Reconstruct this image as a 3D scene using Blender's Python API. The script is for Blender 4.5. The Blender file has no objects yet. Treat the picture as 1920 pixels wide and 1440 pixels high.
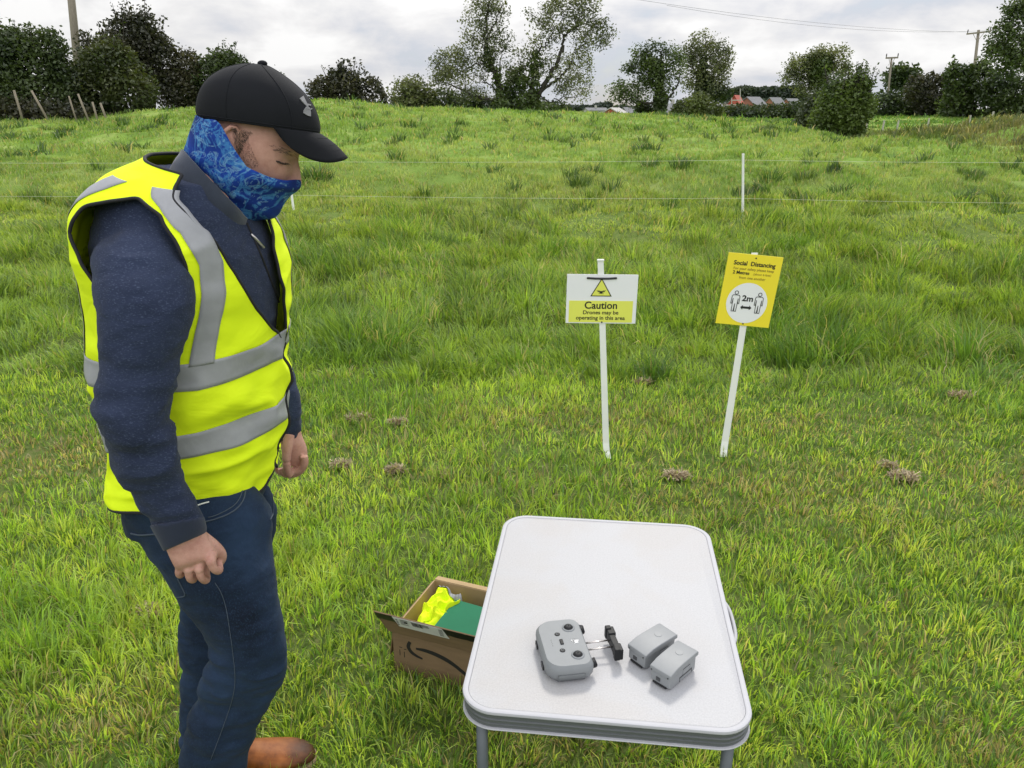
import bpy, bmesh, math, random, os
import numpy as np
from mathutils import Vector, Matrix
from mathutils.bvhtree import BVHTree

random.seed(7)
RNG = np.random.default_rng(11)
S = bpy.context.scene
COL = S.collection

# ------------------------------------------------------------------ camera
CAM_H = 1.72
FPX = 1450.0
PITCH = math.radians(19.7)
CP, SP = math.cos(PITCH), math.sin(PITCH)
cam_d = bpy.data.cameras.new('camera')
cam = bpy.data.objects.new('camera', cam_d)
COL.objects.link(cam)
cam.location = (0, 0, CAM_H)
cam.rotation_euler = (math.radians(90) - PITCH, 0, 0)
cam_d.sensor_width = 36.0
cam_d.lens = 36.0 * FPX / 1920.0
cam_d.clip_start = 0.05
cam_d.clip_end = 6000
S.camera = cam

# ------------------------------------------------------------------ light
SUN_EL = math.radians(48)
SUN_AZ = math.radians(12)          # measured from +Y towards +X: ahead and slightly to the right
sun_d = bpy.data.lights.new('sun', 'SUN')
sun_d.energy = 1.9
sun_d.angle = math.radians(10)
sun_d.color = (1.0, 0.95, 0.86)
sun = bpy.data.objects.new('sun', sun_d)
COL.objects.link(sun)
sdir = Vector((math.sin(SUN_AZ) * math.cos(SUN_EL), math.cos(SUN_AZ) * math.cos(SUN_EL), math.sin(SUN_EL)))
sun.rotation_euler = sdir.to_track_quat('Z', 'Y').to_euler()
sun.location = sdir * 50

S.view_settings.view_transform = 'Standard'
S.view_settings.look = 'None'
S.view_settings.gamma = 1.0
S.view_settings.exposure = -0.06
S.view_settings.use_curve_mapping = False
S.cycles.max_bounces = 6
S.cycles.diffuse_bounces = 3
S.cycles.glossy_bounces = 2
S.cycles.transmission_bounces = 3
S.cycles.transparent_max_bounces = 4
S.cycles.use_denoising = True

# ------------------------------------------------------------------ node helper
class NT:
    def __init__(s, tree):
        s.t = tree; s.n = tree.nodes; s.l = tree.links
    def new(s, kind, **kw):
        nd = s.n.new(kind)
        for k, v in kw.items():
            if k.startswith('i_'):
                key = k[2:]
                key = int(key) if key.isdigit() else key.replace('_', ' ')
                nd.inputs[key].default_value = v
            else:
                setattr(nd, k, v)
        return nd
    def link(s, a, b): s.l.new(a, b)
    def math(s, op, a, b=None, clamp=False):
        nd = s.n.new('ShaderNodeMath'); nd.operation = op; nd.use_clamp = clamp
        for i, x in enumerate((a, b)):
            if x is None: continue
            if isinstance(x, (int, float)): nd.inputs[i].default_value = x
            else: s.l.new(x, nd.inputs[i])
        return nd.outputs[0]
    def noise(s, vec, scale, detail=4, rough=0.55, dist=0.0):
        nd = s.n.new('ShaderNodeTexNoise')
        nd.inputs['Scale'].default_value = scale; nd.inputs['Detail'].default_value = detail
        nd.inputs['Roughness'].default_value = rough; nd.inputs['Distortion'].default_value = dist
        if vec is not None: s.l.new(vec, nd.inputs['Vector'])
        return nd.outputs['Fac']
    def ramp(s, fac, stops, interp='LINEAR'):
        nd = s.n.new('ShaderNodeValToRGB'); cr = nd.color_ramp; cr.interpolation = interp
        while len(cr.elements) < len(stops): cr.elements.new(0.5)
        for e, (p, c) in zip(cr.elements, stops):
            e.position = p; e.color = c if len(c) == 4 else (*c, 1)
        s.l.new(fac, nd.inputs[0]); return nd.outputs[0]
    def mix(s, fac, a, b, blend='MIX'):
        nd = s.n.new('ShaderNodeMix'); nd.data_type = 'RGBA'; nd.blend_type = blend
        for sock, x in ((nd.inputs[0], fac), (nd.inputs[6], a), (nd.inputs[7], b)):
            if isinstance(x, (int, float)): sock.default_value = x
            elif isinstance(x, tuple): sock.default_value = x if len(x) == 4 else (*x, 1)
            else: s.l.new(x, sock)
        return nd.outputs[2]

# ------------------------------------------------------------------ world: overcast sky with broken cloud
W = bpy.data.worlds.new('World'); S.world = W; W.use_nodes = True
g = NT(W.node_tree)
for nd in list(g.n): g.n.remove(nd)
sky = g.new('ShaderNodeTexSky', sky_type='NISHITA', sun_disc=False, sun_elevation=SUN_EL, sun_rotation=SUN_AZ)
tc = g.new('ShaderNodeTexCoord'); sep = g.new('ShaderNodeSeparateXYZ')
g.link(tc.outputs['Generated'], sep.inputs[0])
zz = g.math('MAXIMUM', sep.outputs[2], 0.0)
den = g.math('ADD', zz, 0.13)
cmb = g.new('ShaderNodeCombineXYZ')
g.link(g.math('DIVIDE', sep.outputs[0], den), cmb.inputs[0])
g.link(g.math('DIVIDE', sep.outputs[1], den), cmb.inputs[1])
layer = g.noise(cmb.outputs[0], 0.62, 7, 0.56, 0.5)            # wide layered deck
mp = g.new('ShaderNodeMapping'); mp.inputs['Scale'].default_value = (1, 1, 1.9); mp.inputs['Location'].default_value = (0.35, 0.2, 0.1)
g.link(tc.outputs['Generated'], mp.inputs[0])
puff = g.noise(mp.outputs[0], 7.5, 8, 0.55, 0.25)               # heaped cloud low down
mp2 = g.new('ShaderNodeMapping'); mp2.inputs['Scale'].default_value = (1, 1, 2.4); mp2.inputs['Location'].default_value = (1.7, 0.6, 0.3)
g.link(tc.outputs['Generated'], mp2.inputs[0])
broad = g.noise(mp2.outputs[0], 2.6, 4, 0.5, 0.3)
cov = g.math('ADD', g.math('MULTIPLY', layer, 0.28), g.math('ADD', g.math('MULTIPLY', puff, 0.50), g.math('MULTIPLY', broad, 0.40)))
cloud = g.ramp(cov, [(0.45, (0.45, 0.51, 0.61)), (0.53, (0.58, 0.615, 0.68)), (0.58, (0.70, 0.705, 0.735)), (0.625, (0.80, 0.795, 0.80)), (0.68, (0.93, 0.925, 0.92))])
clear = g.new('ShaderNodeVectorMath', operation='SCALE'); g.link(sky.outputs[0], clear.inputs[0]); clear.inputs['Scale'].default_value = 0.10
hole = g.ramp(cov, [(0.42, (0.55, 0.55, 0.55)), (0.54, (0, 0, 0))])
col = g.mix(hole, cloud, clear.outputs[0])
# the deck is brighter overhead and towards the hidden sun
dot = g.new('ShaderNodeVectorMath', operation='DOT_PRODUCT'); g.link(tc.outputs['Generated'], dot.inputs[0]); dot.inputs[1].default_value = sdir
glow = g.math('POWER', g.math('MAXIMUM', dot.outputs['Value'], 0.0), 5.0)
back = g.math('MULTIPLY', g.math('MAXIMUM', g.math('MULTIPLY', sep.outputs[1], -1.0), 0.0), 1.0)      # added fill: sky gain raised out of view behind the camera
gain = g.math('ADD', g.math('ADD', g.math('ADD', 0.98, back), g.math('MULTIPLY', zz, 0.9)), g.math('MULTIPLY', glow, 0.6))
vm = g.new('ShaderNodeVectorMath', operation='SCALE'); g.link(col, vm.inputs[0]); g.link(gain, vm.inputs['Scale'])
bg = g.new('ShaderNodeBackground'); bg.inputs['Strength'].default_value = 1.0
g.link(vm.outputs[0], bg.inputs['Color'])
wo = g.new('ShaderNodeOutputWorld'); g.link(bg.outputs[0], wo.inputs[0])

# ------------------------------------------------------------------ geometry helpers
def ray(u, v):
    x = (u - 960) / FPX; y = (v - 720) / FPX
    return Vector((x, CP - y * SP, -(SP + y * CP)))
CAMP = Vector((0, 0, CAM_H))
def at(u, v, Y):
    r = ray(u, v); return CAMP + r * (Y / r.y)
def onz(u, v, z=0.0):
    r = ray(u, v); return CAMP + r * ((z - CAM_H) / r.z)

def _hash(ix, iy, iz, seed):
    h = (ix.astype(np.int64) * 374761393 + iy.astype(np.int64) * 668265263 + iz.astype(np.int64) * 2147483647 + seed * 974634653) & 0xFFFFFFFF
    h = ((h ^ (h >> 13)) * 1274126177) & 0xFFFFFFFF
    h = (h ^ (h >> 16)) & 0xFFFF
    return h.astype(np.float64) / 65535.0
def vnoise(P, seed=0):
    P = np.asarray(P, float); f = np.floor(P); t = P - f; t = t * t * (3 - 2 * t)
    i = f.astype(np.int64); out = 0
    for dx in (0, 1):
        wx = t[:, 0] if dx else 1 - t[:, 0]
        for dy in (0, 1):
            wy = t[:, 1] if dy else 1 - t[:, 1]
            for dz in (0, 1):
                wz = t[:, 2] if dz else 1 - t[:, 2]
                out = out + wx * wy * wz * _hash(i[:, 0] + dx, i[:, 1] + dy, i[:, 2] + dz, seed)
    return out
def fbm(P, oct=4, seed=0, gain=0.5):
    P = np.asarray(P, float); a, s, tot = 1.0, 0, 0
    for k in range(oct):
        s = s + a * vnoise(P, seed + k * 17); tot += a; a *= gain; P = P * 2.03 + 3.7
    return s / tot
def fbm2(x, y, scale, oct=4, seed=0):
    return fbm(np.stack([np.asarray(x) * scale, np.asarray(y) * scale, np.zeros_like(np.asarray(x, float))], 1), oct, seed)

def tag(o, label=None, cat=None, group=None, kind=None):
    if label: o['label'] = label
    if cat: o['category'] = cat
    if group: o['group'] = group
    if kind: o['kind'] = kind
    return o
def empty(name, loc=(0, 0, 0), rz=0.0, parent=None):
    o = bpy.data.objects.new(name, None); COL.objects.link(o)
    o.location = loc; o.rotation_euler = (0, 0, rz); o.empty_display_size = 0.1
    if parent is not None: o.parent = parent
    return o
def link_mesh(name, me, mat=None, parent=None, smooth=True):
    o = bpy.data.objects.new(name, me); COL.objects.link(o)
    if mat is not None:
        for m in (mat if isinstance(mat, (list, tuple)) else [mat]): me.materials.append(m)
    if smooth and len(me.polygons): me.polygons.foreach_set('use_smooth', np.ones(len(me.polygons), bool))
    if parent is not None: o.parent = parent
    return o
def mesh_np(name, verts, quads=None, tris=None, faces=None):
    me = bpy.data.meshes.new(name)
    if faces is not None:
        me.from_pydata([tuple(v) for v in verts], [], [tuple(int(i) for i in f) for f in faces]); me.update(); return me
    verts = np.asarray(verts, np.float32)
    q = np.zeros((0, 4), np.int32) if quads is None else np.asarray(quads, np.int32)
    t = np.zeros((0, 3), np.int32) if tris is None else np.asarray(tris, np.int32)
    me.vertices.add(len(verts)); me.vertices.foreach_set('co', verts.ravel())
    nl = q.size + t.size
    me.loops.add(nl); me.loops.foreach_set('vertex_index', np.concatenate([q.ravel(), t.ravel()]))
    me.polygons.add(len(q) + len(t))
    st = np.concatenate([np.arange(len(q)) * 4, q.size + np.arange(len(t)) * 3]).astype(np.int32)
    me.polygons.foreach_set('loop_start', st)
    me.update(calc_edges=True); return me
def point_attr(me, name, arr):
    a = me.attributes.new(name, 'FLOAT_COLOR', 'POINT')
    arr = np.asarray(arr, np.float32)
    if arr.shape[1] == 3: arr = np.concatenate([arr, np.ones((len(arr), 1), np.float32)], 1)
    a.data.foreach_set('color', arr.ravel())

class MB:
    """collects vertices and faces; build() links them as ONE mesh object"""
    def __init__(s): s.v = []; s.f = []; s.m = []
    def add(s, vs, fs, mi=0):
        o = len(s.v); s.v.extend([Vector(v) for v in vs]); s.f.extend([tuple(i + o for i in f) for f in fs]); s.m.extend([mi] * len(fs)); return s
    def box(s, c, d, rz=0.0, mi=0, M=None):
        c = Vector(c); hx, hy, hz = d[0] / 2, d[1] / 2, d[2] / 2
        R = Matrix.Rotation(rz, 3, 'Z') if M is None else M
        vs = [c + R @ Vector((x * hx, y * hy, z * hz)) for z in (-1, 1) for y in (-1, 1) for x in (-1, 1)]
        return s.add(vs, [(0, 2, 3, 1), (4, 5, 7, 6), (0, 1, 5, 4), (2, 6, 7, 3), (0, 4, 6, 2), (1, 3, 7, 5)], mi)
    def tube(s, pts, radii, n=8, mi=0, cap=True):
        pts = [Vector(p) for p in pts]
        if not isinstance(radii, (list, tuple)): radii = [radii] * len(pts)
        rings = []; up = None
        for i, p in enumerate(pts):
            d = (pts[min(i + 1, len(pts) - 1)] - pts[max(i - 1, 0)])
            if d.length < 1e-9: d = Vector((0, 0, 1))
            d.normalize()
            if up is None: up = Vector((0, 0, 1)) if abs(d.z) < 0.9 else Vector((1, 0, 0))
            a = d.cross(up)
            if a.length < 1e-6: a = d.orthogonal()
            a.normalize(); b = d.cross(a).normalized(); up = -b if False else up
            rings.append([p + (a * math.cos(2 * math.pi * k / n) + b * math.sin(2 * math.pi * k / n)) * radii[i] for k in range(n)])
        vs = [q for r in rings for q in r]; fs = []
        for i in range(len(rings) - 1):
            for k in range(n):
                fs.append((i * n + k, i * n + (k + 1) % n, (i + 1) * n + (k + 1) % n, (i + 1) * n + k))
        if cap:
            fs.append(tuple(range(n))[::-1]); fs.append(tuple((len(rings) - 1) * n + k for k in range(n)))
        return s.add(vs, fs, mi)
    def build(s, name, mat=None, parent=None, smooth=False, bevel=0.0, seg=2, M=None):
        me = bpy.data.meshes.new(name)
        me.from_pydata([tuple(v) for v in s.v], [], s.f)
        if bevel > 0:
            bm = bmesh.new(); bm.from_mesh(me)
            bmesh.ops.recalc_face_normals(bm, faces=bm.faces)
            es = [e for e in bm.edges if len(e.link_faces) == 2 and e.calc_face_angle(0) > 0.5]
            bmesh.ops.bevel(bm, geom=es, offset=bevel, segments=seg, affect='EDGES', profile=0.6)
            bm.to_mesh(me); bm.free()
        elif any(s.m): me.polygons.foreach_set('material_index', s.m)
        if M is not None: me.transform(M)
        bm = bmesh.new(); bm.from_mesh(me); bmesh.ops.recalc_face_normals(bm, faces=bm.faces); bm.to_mesh(me); bm.free()
        me.update()
        return link_mesh(name, me, mat, parent, smooth)

def catmull(arr, sub):
    arr = np.asarray(arr, float); n = len(arr)
    ext = np.concatenate([[2 * arr[0] - arr[1]], arr, [2 * arr[-1] - arr[-2]]])
    out = []
    for i in range(n - 1):
        p0, p1, p2, p3 = ext[i:i + 4]
        for k in range(sub):
            t = k / sub
            out.append(0.5 * ((2 * p1) + (-p0 + p2) * t + (2 * p0 - 5 * p1 + 4 * p2 - p3) * t * t + (-p0 + 3 * p1 - 3 * p2 + p3) * t ** 3))
    out.append(arr[-1]); return np.array(out)
def prism(poly, thick, name, mat, parent=None, M=None, bevel=0.0):
    """closed 2-D outline in the XZ plane, given thickness along Y"""
    n = len(poly); mb = MB()
    vs = [(x, -thick / 2, z) for x, z in poly] + [(x, thick / 2, z) for x, z in poly]
    fs = [tuple(range(n)), tuple(range(n, 2 * n))[::-1]] + [(i, (i + 1) % n, n + (i + 1) % n, n + i) for i in range(n)]
    mb.add(vs, fs); return mb.build(name, mat, parent, bevel=bevel, M=M)

# ------------------------------------------------------------------ materials
def pmat(name, col, rough=0.6, var=0.0, vscale=20.0, bump=0.0, bscale=80.0, metal=0.0, sheen=0.0, spec=0.5, stretch=None, col2=None):
    m = bpy.data.materials.new(name); m.use_nodes = True; t = NT(m.node_tree)
    b = t.n['Principled BSDF']
    b.inputs['Roughness'].default_value = rough; b.inputs['Metallic'].default_value = metal
    b.inputs['Specular IOR Level'].default_value = spec
    if sheen: b.inputs['Sheen Weight'].default_value = sheen; b.inputs['Sheen Roughness'].default_value = 0.4
    tcn = t.new('ShaderNodeTexCoord'); vec = tcn.outputs['Object']
    if stretch:
        mpn = t.new('ShaderNodeMapping'); mpn.inputs['Scale'].default_value = stretch; t.link(vec, mpn.inputs[0]); vec = mpn.outputs[0]
    c4 = (*col, 1)
    if var > 0:
        lo = tuple(max(0, x * (1 - var)) for x in col) if col2 is None else col2
        hi = tuple(min(1, x * (1 + var)) for x in col)
        t.link(t.ramp(t.noise(vec, vscale, 5), [(0.3, lo), (0.7, hi)]), b.inputs['Base Color'])
    else: b.inputs['Base Color'].default_value = c4
    if bump > 0:
        bn = t.new('ShaderNodeBump'); bn.inputs['Strength'].default_value = bump; bn.inputs['Distance'].default_value = 0.004
        t.link(t.noise(vec, bscale, 4), bn.inputs['Height']); t.link(bn.outputs[0], b.inputs['Normal'])
    return m
def leaf_mat(name, trans=0.45, rough=0.6, gain=1.0):
    m = bpy.data.materials.new(name); m.use_nodes = True; t = NT(m.node_tree)
    for nd in list(t.n): t.n.remove(nd)
    at_ = t.new('ShaderNodeAttribute', attribute_name='tint')
    d = t.new('ShaderNodeBsdfDiffuse'); tr = t.new('ShaderNodeBsdfTranslucent')
    t.link(at_.outputs['Color'], d.inputs['Color'])
    tcol = t.mix(1.0, at_.outputs['Color'], (1.25 * gain, 1.2 * gain, 0.55 * gain), 'MULTIPLY')
    t.link(tcol, tr.inputs['Color'])
    mx = t.new('ShaderNodeMixShader'); mx.inputs[0].default_value = trans
    t.link(d.outputs[0], mx.inputs[1]); t.link(tr.outputs[0], mx.inputs[2])
    gl = t.new('ShaderNodeBsdfGlossy'); gl.inputs['Roughness'].default_value = 0.45; gl.inputs['Color'].default_value = (1, 1, 1, 1)
    mx2 = t.new('ShaderNodeMixShader'); mx2.inputs[0].default_value = 0.035
    t.link(mx.outputs[0], mx2.inputs[1]); t.link(gl.outputs[0], mx2.inputs[2])
    o = t.new('ShaderNodeOutputMaterial'); t.link(mx2.outputs[0], o.inputs[0]); return m
# ------------------------------------------------------------------ terrain height field
_QK = [-1.6, -.66, -.50, -.234, -.14, .026, .22, .35, .416, .48, .546, .625, 1.6]
_YK = [5.0, 9.0, 13.0, None, None, None, None, None, 110.0, 200.0, 900.0]
_COLS = {   # q = X/Y : list of (Y, z)
 -1.6: [(5,0),(9,.03),(13,.12),(22,.6),(34,1.3),(42,1.3),(60,.6),(80,0),(110,-1.5),(200,-4),(900,-4)],
 -.66: [(5,0),(9,.03),(13,.12),(22,.62),(33,1.22),(42,1.25),(60,.6),(80,0),(110,-1.5),(200,-4),(900,-4)],
 -.50: [(5,0),(9,.03),(13,.12),(22,.70),(33,1.38),(42,1.35),(60,.6),(80,0),(110,-1.5),(200,-4),(900,-4)],
 -.234:[(5,0),(9,.03),(13,.14),(22,.95),(33,2.02),(42,1.9),(60,.9),(80,0),(110,-1.5),(200,-4),(900,-4)],
 -.14: [(5,0),(9,.03),(13,.14),(22,.85),(34,1.66),(42,1.6),(60,.9),(80,0),(110,-1.5),(200,-4),(900,-4)],
 .026: [(5,0),(9,.03),(13,.14),(22,.70),(36,1.40),(44,1.38),(60,1.1),(80,.2),(110,-1.5),(200,-4),(900,-4)],
 .22:  [(5,0),(9,.03),(13,.14),(22,.62),(36,1.18),(44,1.15),(62,.9),(80,.4),(110,-1.5),(200,-4),(900,-4)],
 .35:  [(5,0),(9,.03),(13,.14),(22,.58),(34,1.02),(42,.85),(55,.85),(70,.9),(110,-1.0),(200,-3),(900,-4)],
 .416: [(5,0),(9,.03),(13,.13),(20,.40),(27,.60),(33,.15),(44,.30),(65,1.05),(110,1.0),(200,-2),(900,-4)],
 .48:  [(5,0),(9,.03),(13,.12),(19,.32),(24,.40),(31,.30),(44,.45),(65,1.08),(110,1.2),(200,-2),(900,-4)],
 .546: [(5,0),(9,.03),(13,.10),(18,.26),(22,.32),(30,.70),(42,.60),(65,1.05),(110,1.2),(200,-2),(900,-4)],
 .625: [(5,0),(9,.03),(13,.08),(17,.20),(20,.26),(31,1.32),(42,1.1),(65,1.1),(110,1.2),(200,-2),(900,-4)],
 1.6:  [(5,0),(9,.03),(13,.08),(17,.20),(20,.26),(31,1.5),(42,1.3),(65,1.2),(110,1.2),(200,-2),(900,-4)],
}
_qg = np.linspace(-1.6, 1.6, 161)
_yg = np.concatenate([np.linspace(0, 60, 241)[:-1], np.linspace(60, 240, 61)[:-1], np.linspace(240, 2600, 60)])
_cols = np.array([np.interp(_yg, [p[0] for p in _COLS[k]], [p[1] for p in _COLS[k]]) for k in _QK])
_tab = np.array([np.interp(_qg, _QK, _cols[:, j]) for j in range(len(_yg))]).T       # [q, y]
for _ in range(6):
    _tab[1:-1] = (_tab[:-2] + 2 * _tab[1:-1] + _tab[2:]) / 4
for _ in range(10):
    _tab[:, 1:-1] = (_tab[:, :-2] + 2 * _tab[:, 1:-1] + _tab[:, 2:]) / 4
def ground_z(X, Y, detail=True):
    X = np.asarray(X, float); Y = np.asarray(Y, float)
    Yc = np.maximum(Y, 0.0); q = np.clip(X / np.maximum(Yc, 1.0), -1.6, 1.6)
    qi = np.clip((q + 1.6) / 0.02, 0, 159.999); i = qi.astype(int); fq = qi - i
    yi = np.interp(Yc, _yg, np.arange(len(_yg))); j = np.minimum(yi.astype(int), len(_yg) - 2); fy = yi - j
    z = (_tab[i, j] * (1 - fq) + _tab[i + 1, j] * fq) * (1 - fy) + (_tab[i, j + 1] * (1 - fq) + _tab[i + 1, j + 1] * fq) * fy
    if detail:
        a = np.clip((Y - 5) / 12, 0, 1) * np.clip((160 - Y) / 100, 0, 1)
        z = z + a * (fbm2(X, Y, 0.28, 3, 5) - 0.5) * 0.42 + np.clip((Y - 2) / 5, 0, 1) * np.clip((60 - Y) / 40, 0, 1) * ((fbm2(X, Y, 1.4, 2, 9) - 0.5) * (0.07 + .30 * np.clip((Y - 4.8) / 1.2, 0, 1)) + (fbm2(X, Y, .75, 2, 19) - 0.5) * .30 * np.clip((Y - 4.8) / 2, 0, 1))
        rough = np.clip((q - .40) / .06, 0, 1) * np.clip((Y - 20) / 4, 0, 1) * np.clip((40 - Y) / 6, 0, 1)
        z = z + rough * (fbm2(X, Y, 0.9, 3, 21) - 0.45) * 0.9
    return z
def gz(x, y): return float(ground_z(np.array([x]), np.array([y]))[0])

# turf colours, shared by the ground sheet and the blades: returns linear rgb for positions
def turf(X, Y):
    n1 = fbm2(X, Y, 0.75, 4, 31); n2 = fbm2(X, Y, 0.22, 3, 43); n3 = fbm2(X, Y, 3.1, 3, 57)
    edge = 4.85 + (fbm2(X, Y, 0.5, 2, 71) - .5) * 0.6
    return n1, n2, n3, edge

# ground sheet: finer near the camera
_ax = np.concatenate([[-2400, -1500, -900, -500, -300, -200, -140], np.arange(-100, -30, 4.0), np.arange(-30, -8, 0.8), np.arange(-8, 8, 0.25), np.arange(8, 34, 0.8), np.arange(34, 101, 4.0), [140, 200, 300, 500, 900, 1500, 2400]])
_ay = np.concatenate([[-300, -100, -40, -15, -6], np.arange(-3, 10, 0.25), np.arange(10, 50, 0.7), np.arange(50, 110, 2.5), np.arange(110, 250, 12.0), [300, 400, 600, 900, 1400, 2400]])
GX, GY = np.meshgrid(_ax, _ay, indexing='ij')
GZ = ground_z(GX.ravel(), GY.ravel())
nx, ny = len(_ax), len(_ay)
idx = np.arange(nx * ny).reshape(nx, ny)
quads = np.stack([idx[:-1, :-1], idx[1:, :-1], idx[1:, 1:], idx[:-1, 1:]], -1).reshape(-1, 4)
gme = mesh_np('ground', np.stack([GX.ravel(), GY.ravel(), GZ], 1), quads)
gm = bpy.data.materials.new('turf_soil'); gm.use_nodes = True; t = NT(gm.node_tree); b = t.n['Principled BSDF']
geo = t.new('ShaderNodeNewGeometry'); sp_ = t.new('ShaderNodeSeparateXYZ'); t.link(geo.outputs['Position'], sp_.inputs[0])
near = t.ramp(t.noise(geo.outputs['Position'], 14, 6, 0.7), [(0.3, (0.055, 0.085, 0.020)), (0.52, (0.12, 0.165, 0.040)), (0.75, (0.21, 0.18, 0.085))])
far1 = t.ramp(t.noise(geo.outputs['Position'], 0.9, 6, 0.65), [(0.30, (0.10, 0.18, 0.03)), (0.5, (0.19, 0.30, 0.05)), (0.72, (0.32, 0.38, 0.12))])
ff = t.new('ShaderNodeMapRange'); t.link(sp_.outputs[1], ff.inputs[0]); ff.inputs[1].default_value = 8; ff.inputs[2].default_value = 20
t.link(t.mix(ff.outputs[0], near, far1), b.inputs['Base Color']); b.inputs['Roughness'].default_value = 0.95; b.inputs['Specular IOR Level'].default_value = 0.1
bn = t.new('ShaderNodeBump'); bn.inputs['Strength'].default_value = 0.8; bn.inputs['Distance'].default_value = 0.03
t.link(t.noise(geo.outputs['Position'], 30, 5, 0.7), bn.inputs['Height']); t.link(bn.outputs[0], b.inputs['Normal'])
ground = link_mesh('ground', gme, gm); ground['kind'] = 'structure'

# ------------------------------------------------------------------ grass blades
def lerp3(a, b, w): return np.asarray(a)[None] * (1 - w[:, None]) + np.asarray(b)[None] * w[:, None]
def scatter(y0, y1, dens, k=0.95, m=0.9):
    out = []
    n = int(((y1 ** 2 - y0 ** 2) * k + 2 * m * (y1 - y0)) * dens)
    y = np.sqrt(RNG.uniform(y0 ** 2, y1 ** 2, n)); hw = k * y + m
    return RNG.uniform(-1, 1, n) * hw, y
def blades(X, Y, h, w, lean, tint, az=None, leandir=None, z=None):
    n = len(X)
    Z = ground_z(X, Y) - 0.004 if z is None else z
    az = RNG.uniform(0, 2 * np.pi, n) if az is None else az
    ld = RNG.uniform(0, 2 * np.pi, n) if leandir is None else leandir
    wx, wy = np.cos(az) * w / 2, np.sin(az) * w / 2
    lx, ly = np.cos(ld) * lean * h, np.sin(ld) * lean * h
    cz = np.sqrt(np.maximum(0.06, 1 - np.minimum(lean, .97) ** 2))
    V = np.empty((n, 5, 3), np.float32)
    V[:, 0] = np.stack([X - wx, Y - wy, Z], 1); V[:, 1] = np.stack([X + wx, Y + wy, Z], 1)
    mz = Z + h * 0.58 * (0.5 + 0.5 * cz)
    V[:, 2] = np.stack([X + lx * .32 - wx * .8, Y + ly * .32 - wy * .8, mz], 1)
    V[:, 3] = np.stack([X + lx * .32 + wx * .8, Y + ly * .32 + wy * .8, mz], 1)
    V[:, 4] = np.stack([X + lx, Y + ly, Z + h * cz], 1)
    T = np.repeat(np.clip(tint, 0.004, 0.8)[:, None, :], 5, 1).astype(np.float32)
    return V, T
GRASS = []
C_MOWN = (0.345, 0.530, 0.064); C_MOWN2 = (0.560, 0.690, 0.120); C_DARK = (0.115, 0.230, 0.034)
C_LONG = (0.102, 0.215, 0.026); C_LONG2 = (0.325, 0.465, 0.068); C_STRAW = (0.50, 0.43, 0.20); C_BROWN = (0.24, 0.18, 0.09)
C_FAR = (0.195, 0.315, 0.060); C_FAR2 = (0.37, 0.445, 0.145); C_TUFT = (0.050, 0.110, 0.023)
def dry_patch(X, Y):
    d = np.zeros_like(X)
    for (u, v, rx, ry, s) in ((60, 860, .75, .35, .75), (1450, 930, .75, .42, .55), (1120, 790, 1.0, .28, .5), (1900, 900, .5, .3, .4), (200, 1360, .35, .2, .5), (1880, 1420, .25, .15, .6), (1050, 1400, .3, .12, .6), (850, 900, .5, .2, .3), (1480, 800, .8, .2, .45), (700, 830, .6, .2, .3), (1700, 1230, .35, .15, .25)):
        p = onz(u, v); d = np.maximum(d, s * np.exp(-(((X - p.x) / rx) ** 2 + ((Y - p.y) / ry) ** 2)))
    return d
def clumps(X, Y, cell, seed):
    """nearest tussock centre: returns offset from it, distance, and three random numbers of that tussock"""
    ix, iy = np.floor(X / cell).astype(np.int64), np.floor(Y / cell).astype(np.int64)
    best = np.full(len(X), 1e9); bx = np.zeros(len(X)); by = np.zeros(len(X)); cid = np.zeros((len(X), 3)); z0 = np.zeros(len(X), np.int64)
    for dx in (-1, 0, 1):
        for dy in (-1, 0, 1):
            cx = (ix + dx + _hash(ix + dx, iy + dy, z0, seed)) * cell; cy = (iy + dy + _hash(ix + dx, iy + dy, z0 + 1, seed)) * cell
            d = (X - cx) ** 2 + (Y - cy) ** 2; k = d < best
            best[k] = d[k]; bx[k] = (X - cx)[k]; by[k] = (Y - cy)[k]
            for q in range(3): cid[k, q] = _hash(ix + dx, iy + dy, z0 + 2 + q, seed)[k]
    return bx, by, np.sqrt(best) / cell, cid
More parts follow.
